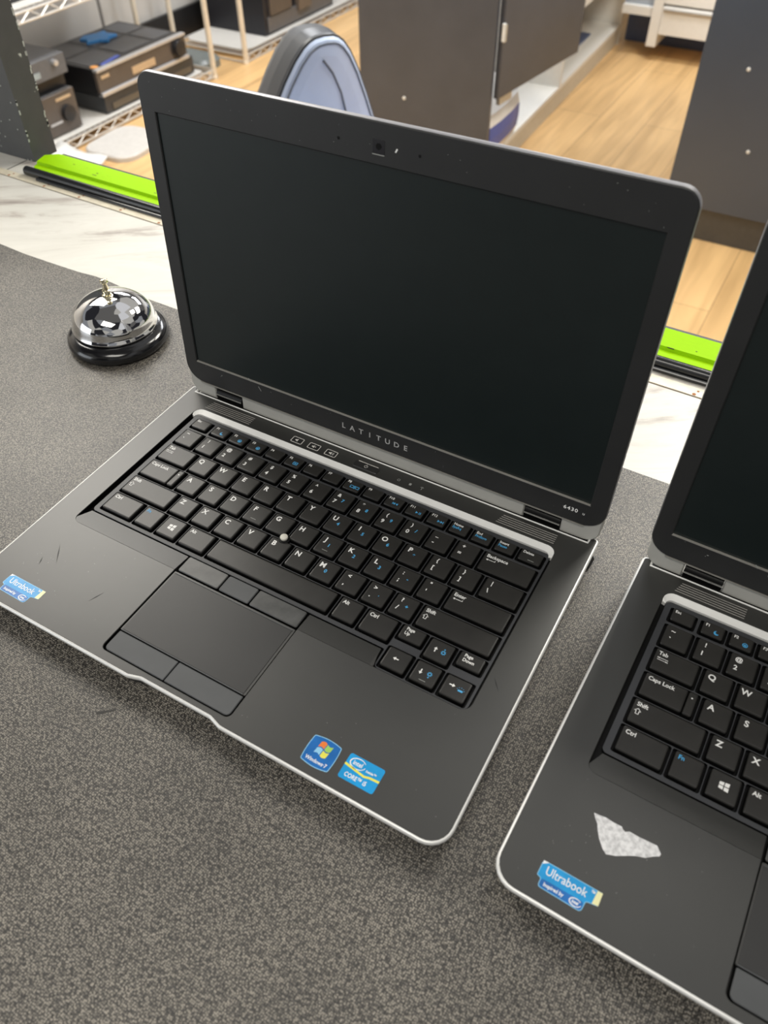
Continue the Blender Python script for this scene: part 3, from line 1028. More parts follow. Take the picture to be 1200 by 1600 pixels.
# bezel frame
bz = MB()
SW, SH = 0.1575, 0.1779
bz.prism(lidout, [[(-SW, 0.0), (SW, 0.0), (SW, SH), (-SW, SH)]], -0.0014, 0.0, BEZ, X=LM, c=0.0006)
EDGE = mat('edge_highlight', (0.34, 0.33, 0.30), 0.35, metal=0.2)  # pale colour painting the light caught along the bezel lips
bz.box(-0.157, 0.157, VB - 0.0007, VB - 0.0001, -0.0016, 0.0002, EDGE, X=LM)
bz.box(-SW, SW, -0.0004, 0.0003, -0.0012, 0.00015, EDGE, X=LM)
bez = bz.build('bezel', lid, origin=lo)
scn = MB().add([(-SW - .001, -0.001, -0.0013), (SW + .001, -0.001, -0.0013), (SW + .001, SH + .001, -0.0013), (-SW - .001, SH + .001, -0.0013)], [[0, 1, 2, 3]], LCD, X=LM)
scn.box(-SW - .001, SW + .001, -0.001, SH + .001, -0.0025, -0.0014, BODY, X=LM)
scn.build('screen', lid, origin=LM @ Vector((0, 0.09, -0.0013)))
# lower rubber bumper hanging from the lid, notched for the hinges
br = MB()
N0, N1, N2, N3 = -0.1440, -0.1187, 0.1158, 0.1420
bump = rpoly([(-HW + 0.0008, -0.010), (-HW + 0.0008, -0.0312), (N0, -0.0312), (N0, -0.0195), (N1, -0.0195), (N1, -0.0312), (N2, -0.0312), (N2, -0.0195), (N3, -0.0195), (N3, -0.0312),
              (HW - 0.0008, -0.0312), (HW - 0.0008, -0.010)], [0, 0.012, 0.0005, 0, 0, 0.0005, 0.0005, 0, 0, 0.0005, 0.012, 0], 6)
br.prism(bump, [], -0.0080, -0.0012, BARR, X=LM, c=0.0008, bottom=True)
br.build('lid_bumper', lid, origin=LM @ Vector((0, -0.02, -0.004)))
# lettering, webcam
lt = MB()
wx = -0.0252
for ch in 'LATITUDE':
    lt.text(ch, wx, -0.0093, 0.00022, 0.0043 / 0.7, CHRO, X=LM, align='CENTER', bold=0.02)
    wx += 0.0505 / 7
lt.build('lettering', bez, origin=LM @ Vector((0, -0.009, 0)))
lt = MB().text('6430', 0.1413, -0.0081, 0.00012, 0.0029 / 0.7, LEG, X=LM, bold=0.02, spacing=1.22)
lt.text('u', 0.1541, -0.0084, 0.00012, 0.0024 / 0.7, LEG, X=LM, spacing=1.3)
lt.build('model_lettering', bez, origin=LM @ Vector((0.148, -0.008, 0)))
wc = MB().prism(rrect(-0.0040, 0.0036, 0.1838, 0.1914, 0.0006, 2), [], -0.0005, 0.00012, GLS, X=LM)
wc.box(-0.0040, 0.0034, 0.1834, 0.1838, -0.0005, 0.0003, LEGG, X=LM)
wc.prism(circ(-0.0002, 0.1878, 0.0017, 16), [], 0.0, 0.0003, BLACK, X=LM)
wc.build('webcam', bez, origin=LM @ Vector((0, 0.1876, 0)))
MB().prism([(0.0098, 0.1868), (0.0106, 0.1866), (0.0116, 0.1884), (0.0108, 0.1888)], [], 0, 0.0002, LEG, X=LM).build('camera_light', bez, origin=LM @ Vector((0.0106, 0.1876, 0)))
for u_ in (-0.0255, 0.0247):
    MB().prism(circ(u_, 0.1876, 0.0009, 10), [], 0, 0.0001, BLACK, X=LM).build('microphone_hole', bez, origin=LM @ Vector((u_, 0.1876, 0)))
dm = MB()
rs = random.Random(3)
for (u_, v_, L_, a) in ((-0.1085, 0.0015, 0.003, -0.9), (-0.100, -0.003, 0.004, -1.0), (-0.135, -0.0055, 0.001, 0)):
    c_, s_ = cos(a), sin(a)
    dm.prism([(u_, v_), (u_ + L_ * c_, v_ + L_ * s_), (u_ + L_ * c_ + .0003, v_ + L_ * s_ + .0004), (u_ + .0003, v_ + .0004)], [], 0, 0.0001, LEGG, X=LM)
for k in range(40):
    u_, v_ = rs.uniform(-0.16, 0.16), rs.choice([rs.uniform(-0.015, -0.001), rs.uniform(0.18, 0.197)])
    dm.prism(circ(u_, v_, rs.uniform(.00008, .0002), 6), [], 0, 0.0001, LEGG, X=LM)
dm.build('scratch_mark', bez, origin=LM @ Vector((-0.1, 0, 0)))

# hinges
for (a, b_) in ((N0, N1), (N2, N3)):
    mb = MB()
    x0, x1 = a + 0.1415 + 0.0006, b_ + 0.1415 - 0.0006
    for (yy, zz, r_, M_) in ((0.0445, 0.0020, 0.0050, KSIDE),):
        mb.tube([(x0, yy, zz), (x1, yy, zz)], r_, M_, n=28)
    mb.box(x0, x1, 0.0372, 0.046, -0.0038, -0.0012, BLACK)
    mb.box(x0, x1, 0.0388, 0.0396, 0.0030, 0.0036, mat('hinge_edge', (0.40, 0.40, 0.38), 0.3, metal=0.6))
    mb.build('hinge', lap, origin=((x0 + x1) / 2, 0.044, 0))

# ------------------------------------------------------------------ stickers
SB1 = mat('sticker_sky_blue', (0.012, 0.30, 0.66), 0.25, mottle=0.12, nscale=90)
SB2 = mat('sticker_deep_blue', (0.012, 0.13, 0.42), 0.25, mottle=0.2, nscale=90)
SW_ = mat('sticker_white', (0.85, 0.87, 0.88), 0.3, mottle=0.02)
SY = mat('sticker_yellow', (0.80, 0.76, 0.10), 0.3, mottle=0.05)
SYP = mat('sticker_pale_yellow', (0.85, 0.82, 0.45), 0.3, mottle=0.05)
SGR = mat('flag_green', (0.35, 0.62, 0.12), 0.3)
SRD = mat('flag_orange', (0.85, 0.22, 0.04), 0.3)
SLB = mat('flag_blue', (0.28, 0.60, 0.85), 0.3)
SZ = 0.00012


def wavy(x0, x1, y0, y1, amp, n_=8):
    bot = [(x0 + (x1 - x0) * i / n_, y0 + amp * sin(pi * i / n_)) for i in range(n_ + 1)]
    top = [(x0 + (x1 - x0) * i / n_, y1 + amp * sin(pi * i / n_)) for i in range(n_ + 1)]
    return bot + top[::-1]


def sticker_windows():
    mb = MB()
    x0, x1, y0, y1 = 0.2228, 0.2396, -0.1794, -0.1644
    cx, cy = (x0 + x1) / 2, (y0 + y1) / 2
    o = []
    nn = 10
    e = 0.0011
    for k in range(nn):
        o.append((x0 + (x1 - x0) * k / nn, y0 - e * sin(pi * k / nn)))
    for k in range(nn):
        o.append((x1 + e * .5 * sin(pi * k / nn), y0 + (y1 - y0) * k / nn))
    for k in range(nn):
        o.append((x1 - (x1 - x0) * k / nn, y1 + e * sin(pi * k / nn)))
    for k in range(nn):
        o.append((x0 - e * .5 * sin(pi * k / nn), y1 - (y1 - y0) * k / nn))
    r_ = rpoly(o, [0.0012 if k % nn == 0 else 0 for k in range(4 * nn)], 3)
    mb.prism(r_, [], 0, SZ, SLB)
    mb.prism(offset(ccw(r_), -0.0004), [], SZ, SZ + 0.00002, SB2)
    z = SZ + 0.00006
    fx, fy, s = cx + 0.0002, cy + 0.0022, 0.0035
    g = 0.00022
    for (dx, dy, M_) in ((-1, 1, SRD), (0, 1, SGR), (-1, 0, SLB), (0, 0, SY)):
        xa = fx + (dx * s) + g * (1 if dx == 0 else -1)
        ya = fy + (dy - 1) * s + g * (1 if dy else -1)
        am = 0.0007 if dx == -1 else -0.0007
        q = wavy(xa, xa + s, ya, ya + s * .95, am)
        q = [(p[0] + (p[1] - fy) * 0.12, p[1]) for p in q]
        fp(mb, q, z, M_)
    mb.text('Windows·7', cx, cy - 0.0053, z, 0.0021 / .7, SW_, align='CENTER', bold=0.02, sx=0.92)
    return mb.build('square_sticker', lap, origin=(cx, cy, 0))


def oval(mb, cx, cy, rx, ry, w_, z, M_):
    n_ = 24
    vs, fs = [], []
    for i in range(n_ + 1):
        a = radians(35) + radians(320) * i / n_
        ww = w_ * (0.5 + 0.5 * sin(pi * i / n_))
        vs += [(cx + rx * cos(a), cy + ry * sin(a), z), (cx + (rx - ww) * cos(a), cy + (ry - ww) * sin(a), z)]
    fs = [[2 * i, 2 * i + 2, 2 * i + 3, 2 * i + 1] for i in range(n_)]
    mb.add(vs, fs, M_)


def sticker_core():
    mb = MB()
    x0, x1, y0, y1 = 0.2450, 0.2660, -0.1783, -0.1637
    r_ = rrect(x0, x1, y0, y1, 0.0013, 4)
    mb.prism(r_, [], 0, SZ, SB1)
    z = SZ + 0.00005
    fp(mb, [(x0, y0 + .0075), (x0 + .0085, y0 + .0062), (x0 + .0125, y0 + .0056), (x0 + .0155, y0 + .0064), (x1, y0 + .0066),
            (x1, y0 + .0079), (x0 + .0155, y0 + .0076), (x0 + .0125, y0 + .0068), (x0 + .0085, y0 + .0074), (x0, y0 + .0088)], z, SY)
    oval(mb, x0 + .0064, y1 - .0040, 0.0047, 0.0031, 0.0006, z, SW_)
    mb.text('intel', x0 + .0064, y1 - .0040, z, 0.0026 / .7, SW_, align='CENTER', bold=0.015, sx=.86)
    mb.text('inside™', x0 + .0120, y1 - .0052, z, 0.0013 / .7, SW_, bold=0.03)
    mb.text('CORE™ i5', x0 + .0092, y0 + .0030, z, 0.0024 / .7, SW_, align='CENTER', bold=0.02, sx=.82)
    return mb.build('processor_sticker', lap, origin=((x0 + x1) / 2, (y0 + y1) / 2, 0))


def sticker_ultra(dx=0.0, dy=0.0):
    mb = MB()
    o = rpoly([(-0.0060, -0.1660), (-0.0062, -0.1738), (-0.0040, -0.1745), (-0.0040, -0.1786), (0.0178, -0.1790), (0.0182, -0.1735), (0.0238, -0.1726), (0.0238, -0.1660)],
              [0.0016, 0.0006, 0.0008, 0.0014, 0.0016, 0.0010, 0.0004, 0.0004], 3)
    o = [(p[0] + dx, p[1] + dy) for p in o]
    mb.prism(o, [], 0, SZ, SLB)
    mb.prism(offset(ccw(o), -0.0003), [], SZ, SZ + 0.00002, SB1)
    z = SZ + 0.00005
    lo_ = rpoly([(-0.0036 + dx, -0.1743 + dy), (0.0176 + dx, -0.1743 + dy), (0.0174 + dx, -0.1786 + dy), (-0.0036 + dx, -0.1782 + dy)], 0.0012, 3)
    fp(mb, lo_, z - 0.00001, SB2)
    fp(mb, [(0.0213 + dx, -0.1661 + dy), (0.0238 + dx, -0.1661 + dy), (0.0238 + dx, -0.1725 + dy), (0.0208 + dx, -0.1728 + dy)], z, SYP)
    mb.text('Ultrabook', 0.0071 + dx, -0.1700 + dy, z + .00002, 0.0042 / .7, SW_, align='CENTER', sx=.82, bold=0.005)
    mb.text('™', 0.0186 + dx, -0.1682 + dy, z + .00002, 0.0020 / .7, SW_, bold=0.02, sx=.8)
    mb.text('Inspired by', -0.0018 + dx, -0.1764 + dy, z + .00002, 0.0017 / .7, SW_, sx=.92, bold=0.03)
    oval(mb, 0.0140 + dx, -0.1764 + dy, 0.0030, 0.0020, 0.0006, z + .00002, SW_)
    mb.text('intel', 0.0140 + dx, -0.1764 + dy, z + .00002, 0.0014 / .7, SW_, align='CENTER', bold=0.04, sx=.9)
    fp(mb, [(-0.0058 + dx, -0.1661 + dy), (-0.0030 + dx, -0.1661 + dy), (-0.0046 + dx, -0.1672 + dy), (-0.0058 + dx, -0.1680 + dy)], z + .00003, SW_)
    return mb


# everything built so far also belongs to the second laptop; copy it before the stickers that differ
A2, BX2, CY2 = -0.0272067, 0.3656988, 0.0007037
R2 = Matrix.Rotation(A2, 3, 'Z')
base2 = R2 @ Vector((KX, KY, 0)) + Vector((BX2, CY2, MZ))
bpy.context.view_layer.update()
KIDS = {}
for o_ in list(bpy.data.objects):
    if o_.parent:
        KIDS.setdefault(o_.parent.name, []).append(o_)


def copy_tree(o, parent=None):
    c = o.copy()
    COL.objects.link(c)
    c.parent = parent
    for ch in KIDS.get(o.name, []):
        if ch.name.startswith('scuff_mark'):
            continue
        copy_tree(ch, c)
    return c


lap2 = copy_tree(lap)
lap2.location = base2
lap2.rotation_euler = (0, 0, A2)
lap2['label'] = 'black laptop at the right edge with a torn white label on its palm rest'
for o_ in (lap, lap2):
    o_['group'] = 'open black laptops on the counter'
ORG[lap2.name] = Vector(BASE)

sgroup(sticker_windows(), 'blue square sticker with a four-coloured wavy flag')
sgroup(sticker_core(), 'bright blue sticker with a white oval and a yellow stripe')
sgroup(sticker_ultra().build('stepped_sticker', lap, origin=(0.009, -0.172, 0)), 'blue stepped sticker with a pale yellow end')
sgroup(sticker_ultra(-0.0012, -0.0003).build('stepped_sticker', lap2, origin=(0.008, -0.172, 0)), 'blue stepped sticker with a pale yellow end')
tl = MB()
M, nt, b, tc = nodes_of('torn_paper', 0.75)
n = nt.nodes.new('ShaderNodeTexNoise')
n.inputs['Scale'].default_value = 380
n.inputs['Detail'].default_value = 6
nt.links.new(tc.outputs['Object'], n.inputs['Vector'])
nt.links.new(ramp(nt, n.outputs['Fac'], [(0.35, (0.55, 0.55, 0.56)), (0.6, (0.85, 0.85, 0.86))]), b.inputs['Base Color'])
tl.prism([(0.0053, -0.1323), (0.0082, -0.1321), (0.0112, -0.1316), (0.0150, -0.1320), (0.0195, -0.1319), (0.0205, -0.1330), (0.0218, -0.1336), (0.0235, -0.1323), (0.0290, -0.1325), (0.0331, -0.1322), (0.0373, -0.132),
          (0.0402, -0.135), (0.0398, -0.1364), (0.0372, -0.1380), (0.0343, -0.1405), (0.0300, -0.1420), (0.0265, -0.144), (0.0220, -0.1468), (0.0175, -0.1486), (0.0152, -0.147), (0.0119, -0.1431), (0.0098, -0.1395), (0.0086, -0.1366), (0.0067, -0.1346)],
         [], 0, 0.00022, M)
sgroup(tl.build('torn_label', lap2, origin=(0.022, -0.138, 0)), 'torn scrap of white paper label')

# ------------------------------------------------------------------ office chair
CHX, CHY = -0.50, 0.98
chair = empty('office_chair', (CHX - 0.1, CHY, FZ), 'bluish grey leather office chair behind the counter', 'chair')
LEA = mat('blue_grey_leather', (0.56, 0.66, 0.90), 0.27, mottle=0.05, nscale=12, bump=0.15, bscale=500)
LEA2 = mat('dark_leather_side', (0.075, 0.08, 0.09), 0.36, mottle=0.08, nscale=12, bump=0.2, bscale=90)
SEAM = mat('seam_thread', (0.10, 0.115, 0.15), 0.5)
PH = radians(60)
TOPZ = -0.060
# local: X across the back, Y up, Z along the face normal
CM = Matrix(((cos(PH), 0, sin(PH), -0.515), (sin(PH), 0, -cos(PH), 1.0), (0, 1, 0, TOPZ), (0, 0, 0, 1)))
# height below top -> half width
hw = [(0.0, 0.0), (0.002, 0.018), (0.006, 0.028), (0.015, 0.040), (0.035, 0.056), (0.07, 0.076), (0.12, 0.099), (0.20, 0.132), (0.32, 0.175), (0.42, 0.195), (0.48, 0.175)]
left = [(-b_, -a) for a, b_ in hw]
outl = ccw([(b_, -a) for a, b_ in hw] + [(-b_, -a) for a, b_ in hw[1:]][::-1])


def shell(mb, o, prof, M_, X, zc=lambda p: 0.0):
    n_ = len(o)
    prev = None
    for off_, z_ in prof:
        lp = offset(o, off_)
        vs = [(p[0], p[1], z_ + zc(p)) for p in lp]
        if prev:
            mb.add(prev + vs, [[i, (i + 1) % n_, n_ + (i + 1) % n_, n_ + i] for i in range(n_)], M_, X)
        prev = vs
    return prev, lp


curve = lambda p: -0.25 * p[0] ** 2 + 0.05 * sin(p[1] * 5.0)
mb = MB()
top, lp = shell(mb, outl, [(-0.012, -0.105), (-0.002, -0.098), (0.004, -0.080), (0.006, -0.050), (0.003, -0.018), (-0.001, -0.006)], LEA2, CM, curve)
bk = mb.build('backrest', chair, origin=(-0.515, 1.0, TOPZ - 0.25), smooth=60)
mb = MB()
prof = [(0.0, -0.006), (-0.004, 0.001), (-0.012, 0.006), (-0.028, 0.010)]
top, lp = shell(mb, outl, prof, LEA, CM, curve)
n_ = len(top)
mb.add(top + [(0, -0.22, 0.022 + curve((0, -0.22)))], [[i, (i + 1) % n_, n_] for i in range(n_)], LEA, CM)
mb.build('cushion_face', bk, origin=(-0.515, 1.0, TOPZ - 0.25), smooth=60)
mb = MB()
for (dd, zz) in ((0.0022, -0.010), (-0.0085, 0.0052)):
    lp = offset(outl, dd)
    mb.tube([(p[0], p[1], zz + curve(p)) for p in lp], 0.0015, LEA2 if dd > 0 else SEAM, CM, n=6, closed=True)
sm_ = [(-0.010, -0.035), (0.010, -0.06), (0.030, -0.10), (0.045, -0.15), (0.055, -0.22), (0.060, -0.32)]
mb.tube([(x_, y_, 0.0115 + curve((x_, y_)) + 0.006 * min(1, -y_ / .2)) for x_, y_ in sm_], 0.0022, SEAM, CM, n=6)
mb.build('piping', bk, origin=(-0.515, 1.0, TOPZ - 0.25), smooth=60)
SX, SY_ = -0.36, 0.91
MB().prism(rrect(SX - 0.24, SX + 0.22, SY_ - 0.23, SY_ + 0.22, 0.09, 8), [], FZ + 0.40, FZ + 0.49, LEA, c=0.02, bottom=True).build('seat', chair, origin=(SX, SY_, FZ + 0.4))
MB().tube([(SX, SY_, FZ + 0.10), (SX, SY_, FZ + 0.41)], 0.028, CH, n=20).build('column', chair, origin=(SX, SY_, FZ + 0.1))
MB().tube([(-0.60, 1.06, TOPZ - 0.36), (-0.585, 1.05, FZ + 0.42), (SX, SY_, FZ + 0.42)], 0.018, BODY, n=10).build('back_support', chair, origin=(-0.5, 1.0, FZ + 0.42))
for k in range(5):
    a = 2 * pi * k / 5 + 0.3
    ex, ey = SX + 0.29 * cos(a), SY_ + 0.29 * sin(a)
    lg = MB().tube([(SX, SY_, FZ + 0.12), (ex, ey, FZ + 0.075)], [0.028, 0.016], BODY, n=10).build('leg', chair, origin=(SX, SY_, FZ + 0.1))
    MB().tube([(ex - 0.012, ey, FZ + 0.0275), (ex + 0.012, ey, FZ + 0.0275)], 0.0275, BODY, n=18).tube([(ex, ey, FZ + 0.04), (ex, ey, FZ + 0.08)], 0.008, BODY).build('caster', lg, origin=(ex, ey, FZ + 0.03))

# ------------------------------------------------------------------ dark cabinets, white shelving
CAB = mat('charcoal_laminate', (0.062, 0.068, 0.084), 0.40, spec=0.7, mottle=0.1, nscale=8)
CABB = mat('blue_black_laminate', (0.048, 0.068, 0.105), 0.38, spec=0.8, mottle=0.06, nscale=6)
KICK = mat('kick_grey', (0.075, 0.073, 0.07), 0.45)
WHT = mat('white_laminate', (0.80, 0.78, 0.73), 0.45, mottle=0.02)
SCR = mat('screw_cap', (0.75, 0.76, 0.74), 0.4)
rc = empty('dark_cabinet', (0.45, 2.5, FZ), 'large blue-black cabinet on the right with two pale screw caps', 'cabinet')
MB().box(-0.083, 0.95, 2.27, 2.75, FZ + 0.105, 0.35, CABB, c=0.001).build('body', rc, origin=(0.45, 2.5, FZ + 0.1))
MB().box(-0.06, 0.93, 2.283, 2.73, FZ, FZ + 0.105, KICK).build('toe_kick', rc, origin=(0.45, 2.5, FZ))
for (x, z) in ((0.052, -0.386), (0.119, -0.600)):
    MB().lathe([(0.0055, 0.0), (0.005, 0.002), (0, 0.0028)], SCR, X=Matrix.Translation((x, 2.27, z)) @ Matrix.Rotation(pi / 2, 4, 'X'), n=14).build('screw_cap', rc, origin=(x, 2.27, z))

# left aisle unit, turned slightly
UA = 0.043
UO = Vector((-0.716, 2.285, FZ))
un = empty('shelving_unit', UO, 'white open shelving unit with a dark end panel and dark door lining the aisle', 'shelving unit')
UM = Matrix.Translation(UO) @ Matrix.Rotation(UA, 4, 'Z')
H = 1.25


def up(name, boxes, M_, par=un):
    mb = MB()
    for bx in boxes:
        mb.box(*bx, M_, X=UM, c=0.0)
    o = mb.build(name, par, origin=UO)
    return o


up('end_panel', [(-0.49, 0.0, -0.018, 0.0, 0.0, H)], CAB)
up('plinth', [(-0.47, -0.012, 0.0, 1.77, 0.0, 0.072)], mat('kick_cream', (0.62, 0.57, 0.47), 0.5))
up('bottom_board', [(-0.47, -0.008, 0.0, 1.77, 0.072, 0.090)], WHT)
up('back_board', [(-0.48, -0.47, 0.0, 1.77, 0.0, H)], WHT)
up('divider', [(-0.47, -0.004, 0.815, 0.833, 0.09, H)], WHT)
up('side_panel', [(-0.47, -0.004, 1.752, 1.77, 0.0, H)], WHT)
up('drawer', [(-0.46, 0.010, 0.838, 1.748, 0.345, 0.50), (-0.46, 0.010, 0.838, 1.748, 0.505, 0.70)], WHT)
up('dark_opening_patch', [(-0.26, -0.09, 1.24, 1.53, 0.09, 0.098)], NAVY)  # thin navy sheet laid in for the dark opening over the bottom board
DM = UM @ Matrix.Translation((0.002, 0.004, 0)) @ Matrix.Rotation(radians(-9.5), 4, 'Z')
dr = MB().box(0.0, 0.018, 0.0, 0.575, 0.306, H, CAB, X=DM).build('door', un, origin=UO)
mb = MB()
HG = mat('hinge_metal', (0.55, 0.54, 0.50), 0.35, metal=0.7)
mb.box(0.018, 0.022, -0.002, 0.014, 0.475, 0.525, HG, X=DM, c=0.002)
mb.tube([UM @ Vector((0.022, -0.006, 0.48)), UM @ Vector((0.022, -0.006, 0.53))], 0.006, SCR, n=10)
mb.build('hinge', dr, origin=UM @ Vector((0.02, 0, 0.5)))
mb = MB()
mb.box(0.001, 0.014, 0.02, 0.10, 0.280, 0.306, HG, X=DM, c=0.002)
mb.build('hinge', dr, origin=UM @ Vector((0.0, 0.06, 0.24)))
for (x, z) in ((-0.318, 0.265),):
    MB().lathe([(0.0065, 0.0), (0.006, 0.002), (0, 0.003)], SCR, X=UM @ Matrix.Translation((x, -0.018, z)) @ Matrix.Rotation(pi / 2, 4, 'X'), n=14).build('screw_cap', un, origin=UM @ Vector((x, -0.018, z)))
# white sack with a blue band in the first bay
PKG = mat('white_plastic_sack', (0.74, 0.72, 0.68), 0.5, mottle=0.06, nscale=12, bump=0.5, bscale=30)
PKB = mat('blue_band', (0.07, 0.11, 0.42), 0.45)
mb = MB()
ys = [0.03, 0.06, 0.14, 0.24, 0.32, 0.36]
rings = []
for zi, zf in enumerate((0.091, 0.12, 0.16, 0.20, 0.235, 0.262)):
    sh = (0.0, 0.012, 0.016, 0.014, 0.004, -0.03)[zi]
    rings.append([UM @ Vector(p) for p in ((-0.34, 0.03, zf), (-0.02 + sh, 0.02, zf), (-0.012 + sh, 0.10, zf), (-0.010 + sh, 0.20, zf), (-0.016 + sh, 0.30, zf), (-0.06 + sh, 0.37, zf), (-0.34, 0.36, zf))])
vs = [p for r_ in rings for p in r_]
k7 = 7
for zi in range(5):
    mb.add(rings[zi] + rings[zi + 1], [[i, (i + 1) % k7, k7 + (i + 1) % k7, k7 + i] for i in range(k7)], PKB if zi in (1, 2) else PKG)
mb.add(rings[-1], [list(range(k7))], PKG)
sk = mb.build('plastic_sack', origin=UM @ Vector((-0.18, 0.2, 0.091)), smooth=50)
sgroup(sk, 'white plastic sack with a blue band on the bottom shelf under the dark door', 'sack')

# far cabinet with white drawers
fc = empty('drawer_cabinet', (-0.45, 4.2, FZ), 'white drawer cabinet with a dark base at the far end of the aisle', 'cabinet')
MB().box(-0.79, -0.10, 4.13, 4.55, FZ, 0.3, NAVY).build('carcass', fc, origin=(-0.45, 4.3, FZ))
MB().box(-0.622, -0.578, 3.88, 4.13, FZ + 0.060, 0.3, WHT).build('side_panel', fc, origin=(-0.6, 4.0, FZ + 0.06))
d_ = MB().box(-0.576, -0.30, 3.88, 4.13, -0.785, -0.672, WHT, c=0.003).build('drawer', fc, origin=(-0.44, 3.9, -0.73))
MB().box(-0.57, -0.31, 3.872, 3.884, -0.690, -0.682, mat('metal_pull', (0.5, 0.5, 0.5), 0.3, metal=0.8)).build('handle', d_, origin=(-0.44, 3.88, -0.686))
MB().box(-0.576, -0.30, 3.88, 4.13, -0.662, -0.50, WHT, c=0.003).build('drawer', fc, origin=(-0.44, 3.9, -0.6))
MB().box(-0.768, -0.622, 3.90, 4.13, -0.725, -0.690, WHT).build('shelf', fc, origin=(-0.7, 4.0, -0.7))
MB().box(-0.768, -0.622, 3.93, 4.10, -0.690, -0.42, mat('clear_bin', (0.35, 0.38, 0.42), 0.2)).build('storage_bin', fc, origin=(-0.7, 4.0, -0.69))

# ------------------------------------------------------------------ wire racks at the left wall
WIRE = mat('chromed_wire', (0.74, 0.73, 0.70), 0.3, metal=0.6, mottle=0.03)
POST = mat('cream_post', (0.72, 0.66, 0.55), 0.42, metal=0.25, mottle=0.1, nscale=90)


def rack(y0, y1, x0, x1, label, levels, posts):
    e = empty('wire_rack', ((x0 + x1) / 2, (y0 + y1) / 2, FZ), label, 'rack', group='wire racks by the left wall')
    for (px, py) in posts:
        mb = MB().tube([(px, py, FZ + 0.012), (px, py, 0.35)], 0.0125, POST, n=12)
        mb.lathe([(0, 0), (0.015, 0), (0.015, 0.012), (0.008, 0.016), (0.0, 0.016)], BODY if False else POST, X=Matrix.Translation((px, py, FZ)), n=12)
        mb.build('post', e, origin=(px, py, FZ))
    for z in levels:
        mb = MB()
        for xr in (x0, x1):
            mb.tube([(xr, y0, z), (xr, y1, z)], 0.0042, WIRE, n=8)
            mb.tube([(xr, y0, z - 0.030), (xr, y1, z - 0.030)], 0.0042, WIRE, n=8)
            k = int((y1 - y0) / 0.045)
            zz = []
            for i in range(k + 1):
                zz.append((xr, y0 + (y1 - y0) * i / k, z - (0.002 if i % 2 else 0.028)))
            mb.tube(zz, 0.0030, WIRE, n=6)
        for yr in (y0, y1):
            mb.tube([(x0, yr, z), (x1, yr, z)], 0.0042, WIRE, n=8)
            mb.tube([(x0, yr, z - 0.030), (x1, yr, z - 0.030)], 0.0042, WIRE, n=8)
        k = int((y1 - y0) / 0.030)
        for i in range(1, k):
            y = y0 + (y1 - y0) * i / k
            mb.tube([(x0, y, z + 0.003), (x1, y, z + 0.003)], 0.0018, WIRE, n=5)
        mb.build('shelf', e, origin=((x0 + x1) / 2, (y0 + y1) / 2, z))
    return e


RX0, RX1 = -2.70, -2.28
r1 = rack(1.30, 2.72, RX0, RX1, 'wire rack holding the stacked audio receivers beside the counter board', (-0.862, -0.413), [(RX1, 2.72), (RX0, 2.72), (RX0, 1.30), (RX1, 1.30)])
r2 = rack(2.95, 4.45, RX0, RX1 + 0.01, 'wire rack farther back holding the large black speaker', (-0.866,), [(RX1 + 0.01, 2.95), (RX0, 2.95), (RX0, 4.45), (RX1 + 0.01, 4.45)])
LIN = mat('shelf_liner_grey', (0.62, 0.60, 0.56), 0.5, mottle=0.03)
sgroup(MB().prism(rrect(RX0 + 0.02, RX1 - 0.01, 2.99, 4.40, 0.06, 6), [], -0.861, -0.8565, LIN, bottom=True).build('shelf_liner', origin=(-2.5, 3.6, -0.86)),
       'pale grey shelf liner on the farther rack under the black speaker', 'shelf liner')
sgroup(MB().prism(rrect(RX0 + 0.02, RX1 - 0.01, 1.34, 2.66, 0.02, 4), [], -0.857, -0.8530, LIN, bottom=True).build('shelf_liner', origin=(-2.5, 2.0, -0.857)),
       'pale shelf liner on the nearer rack under the receivers', 'shelf liner')
sgroup(MB().box(RX0 + 0.03, RX1 - 0.02, 1.4, 2.5, -0.408, -0.405, LIN).build('shelf_liner', origin=(-2.5, 2.0, -0.435)),
       'pale liner on the upper shelf of the nearer rack at the top left', 'shelf liner')

RCV = mat('receiver_black', (0.014, 0.014, 0.016), 0.38)
RTOP = mat('receiver_top_vent', (0.07, 0.072, 0.078), 0.42, mottle=0.1)
RFR = mat('receiver_front_brown', (0.085, 0.070, 0.060), 0.25, mottle=0.1, nscale=12)
RSL = mat('receiver_silver', (0.55, 0.56, 0.58), 0.3, metal=0.6)
ORG_ = mat('orange_sticker', (0.85, 0.38, 0.10), 0.5)
BLU = mat('blue_paper', (0.04, 0.22, 0.55), 0.5)
LBR = mat('panel_tan', (0.50, 0.36, 0.22), 0.4)  # plain tan for the display panel and badges

# lower wide unit
SZ0 = -0.853
av = empty('disc_player', (-2.47, 2.35, SZ0), 'wide black disc player underneath the big receiver on the bottom rack shelf', 'disc player', group='audio units on the rack')
MB().box(-2.66, -2.31, 2.065, 2.625, SZ0 + 0.006, SZ0 + 0.070, mat('smoked_glass_front', (0.035, 0.038, 0.042), 0.2), c=0.003).build('body', av, origin=(-2.47, 2.35, SZ0))
MB().box(-2.31, -2.306, 2.10, 2.60, SZ0 + 0.012, SZ0 + 0.036, mat('tray_line', (0.10, 0.085, 0.065), 0.3)).build('disc_tray', av, origin=(-2.31, 2.35, SZ0 + .02))
for yy in (2.12, 2.58):
    MB().prism(circ(-2.36, yy, 0.015, 12), [], SZ0, SZ0 + 0.007, RUB, bottom=True).build('foot', av, origin=(-2.36, yy, SZ0))
    MB().prism(circ(-2.62, yy, 0.015, 12), [], SZ0, SZ0 + 0.007, RUB, bottom=True).build('foot', av, origin=(-2.62, yy, SZ0))
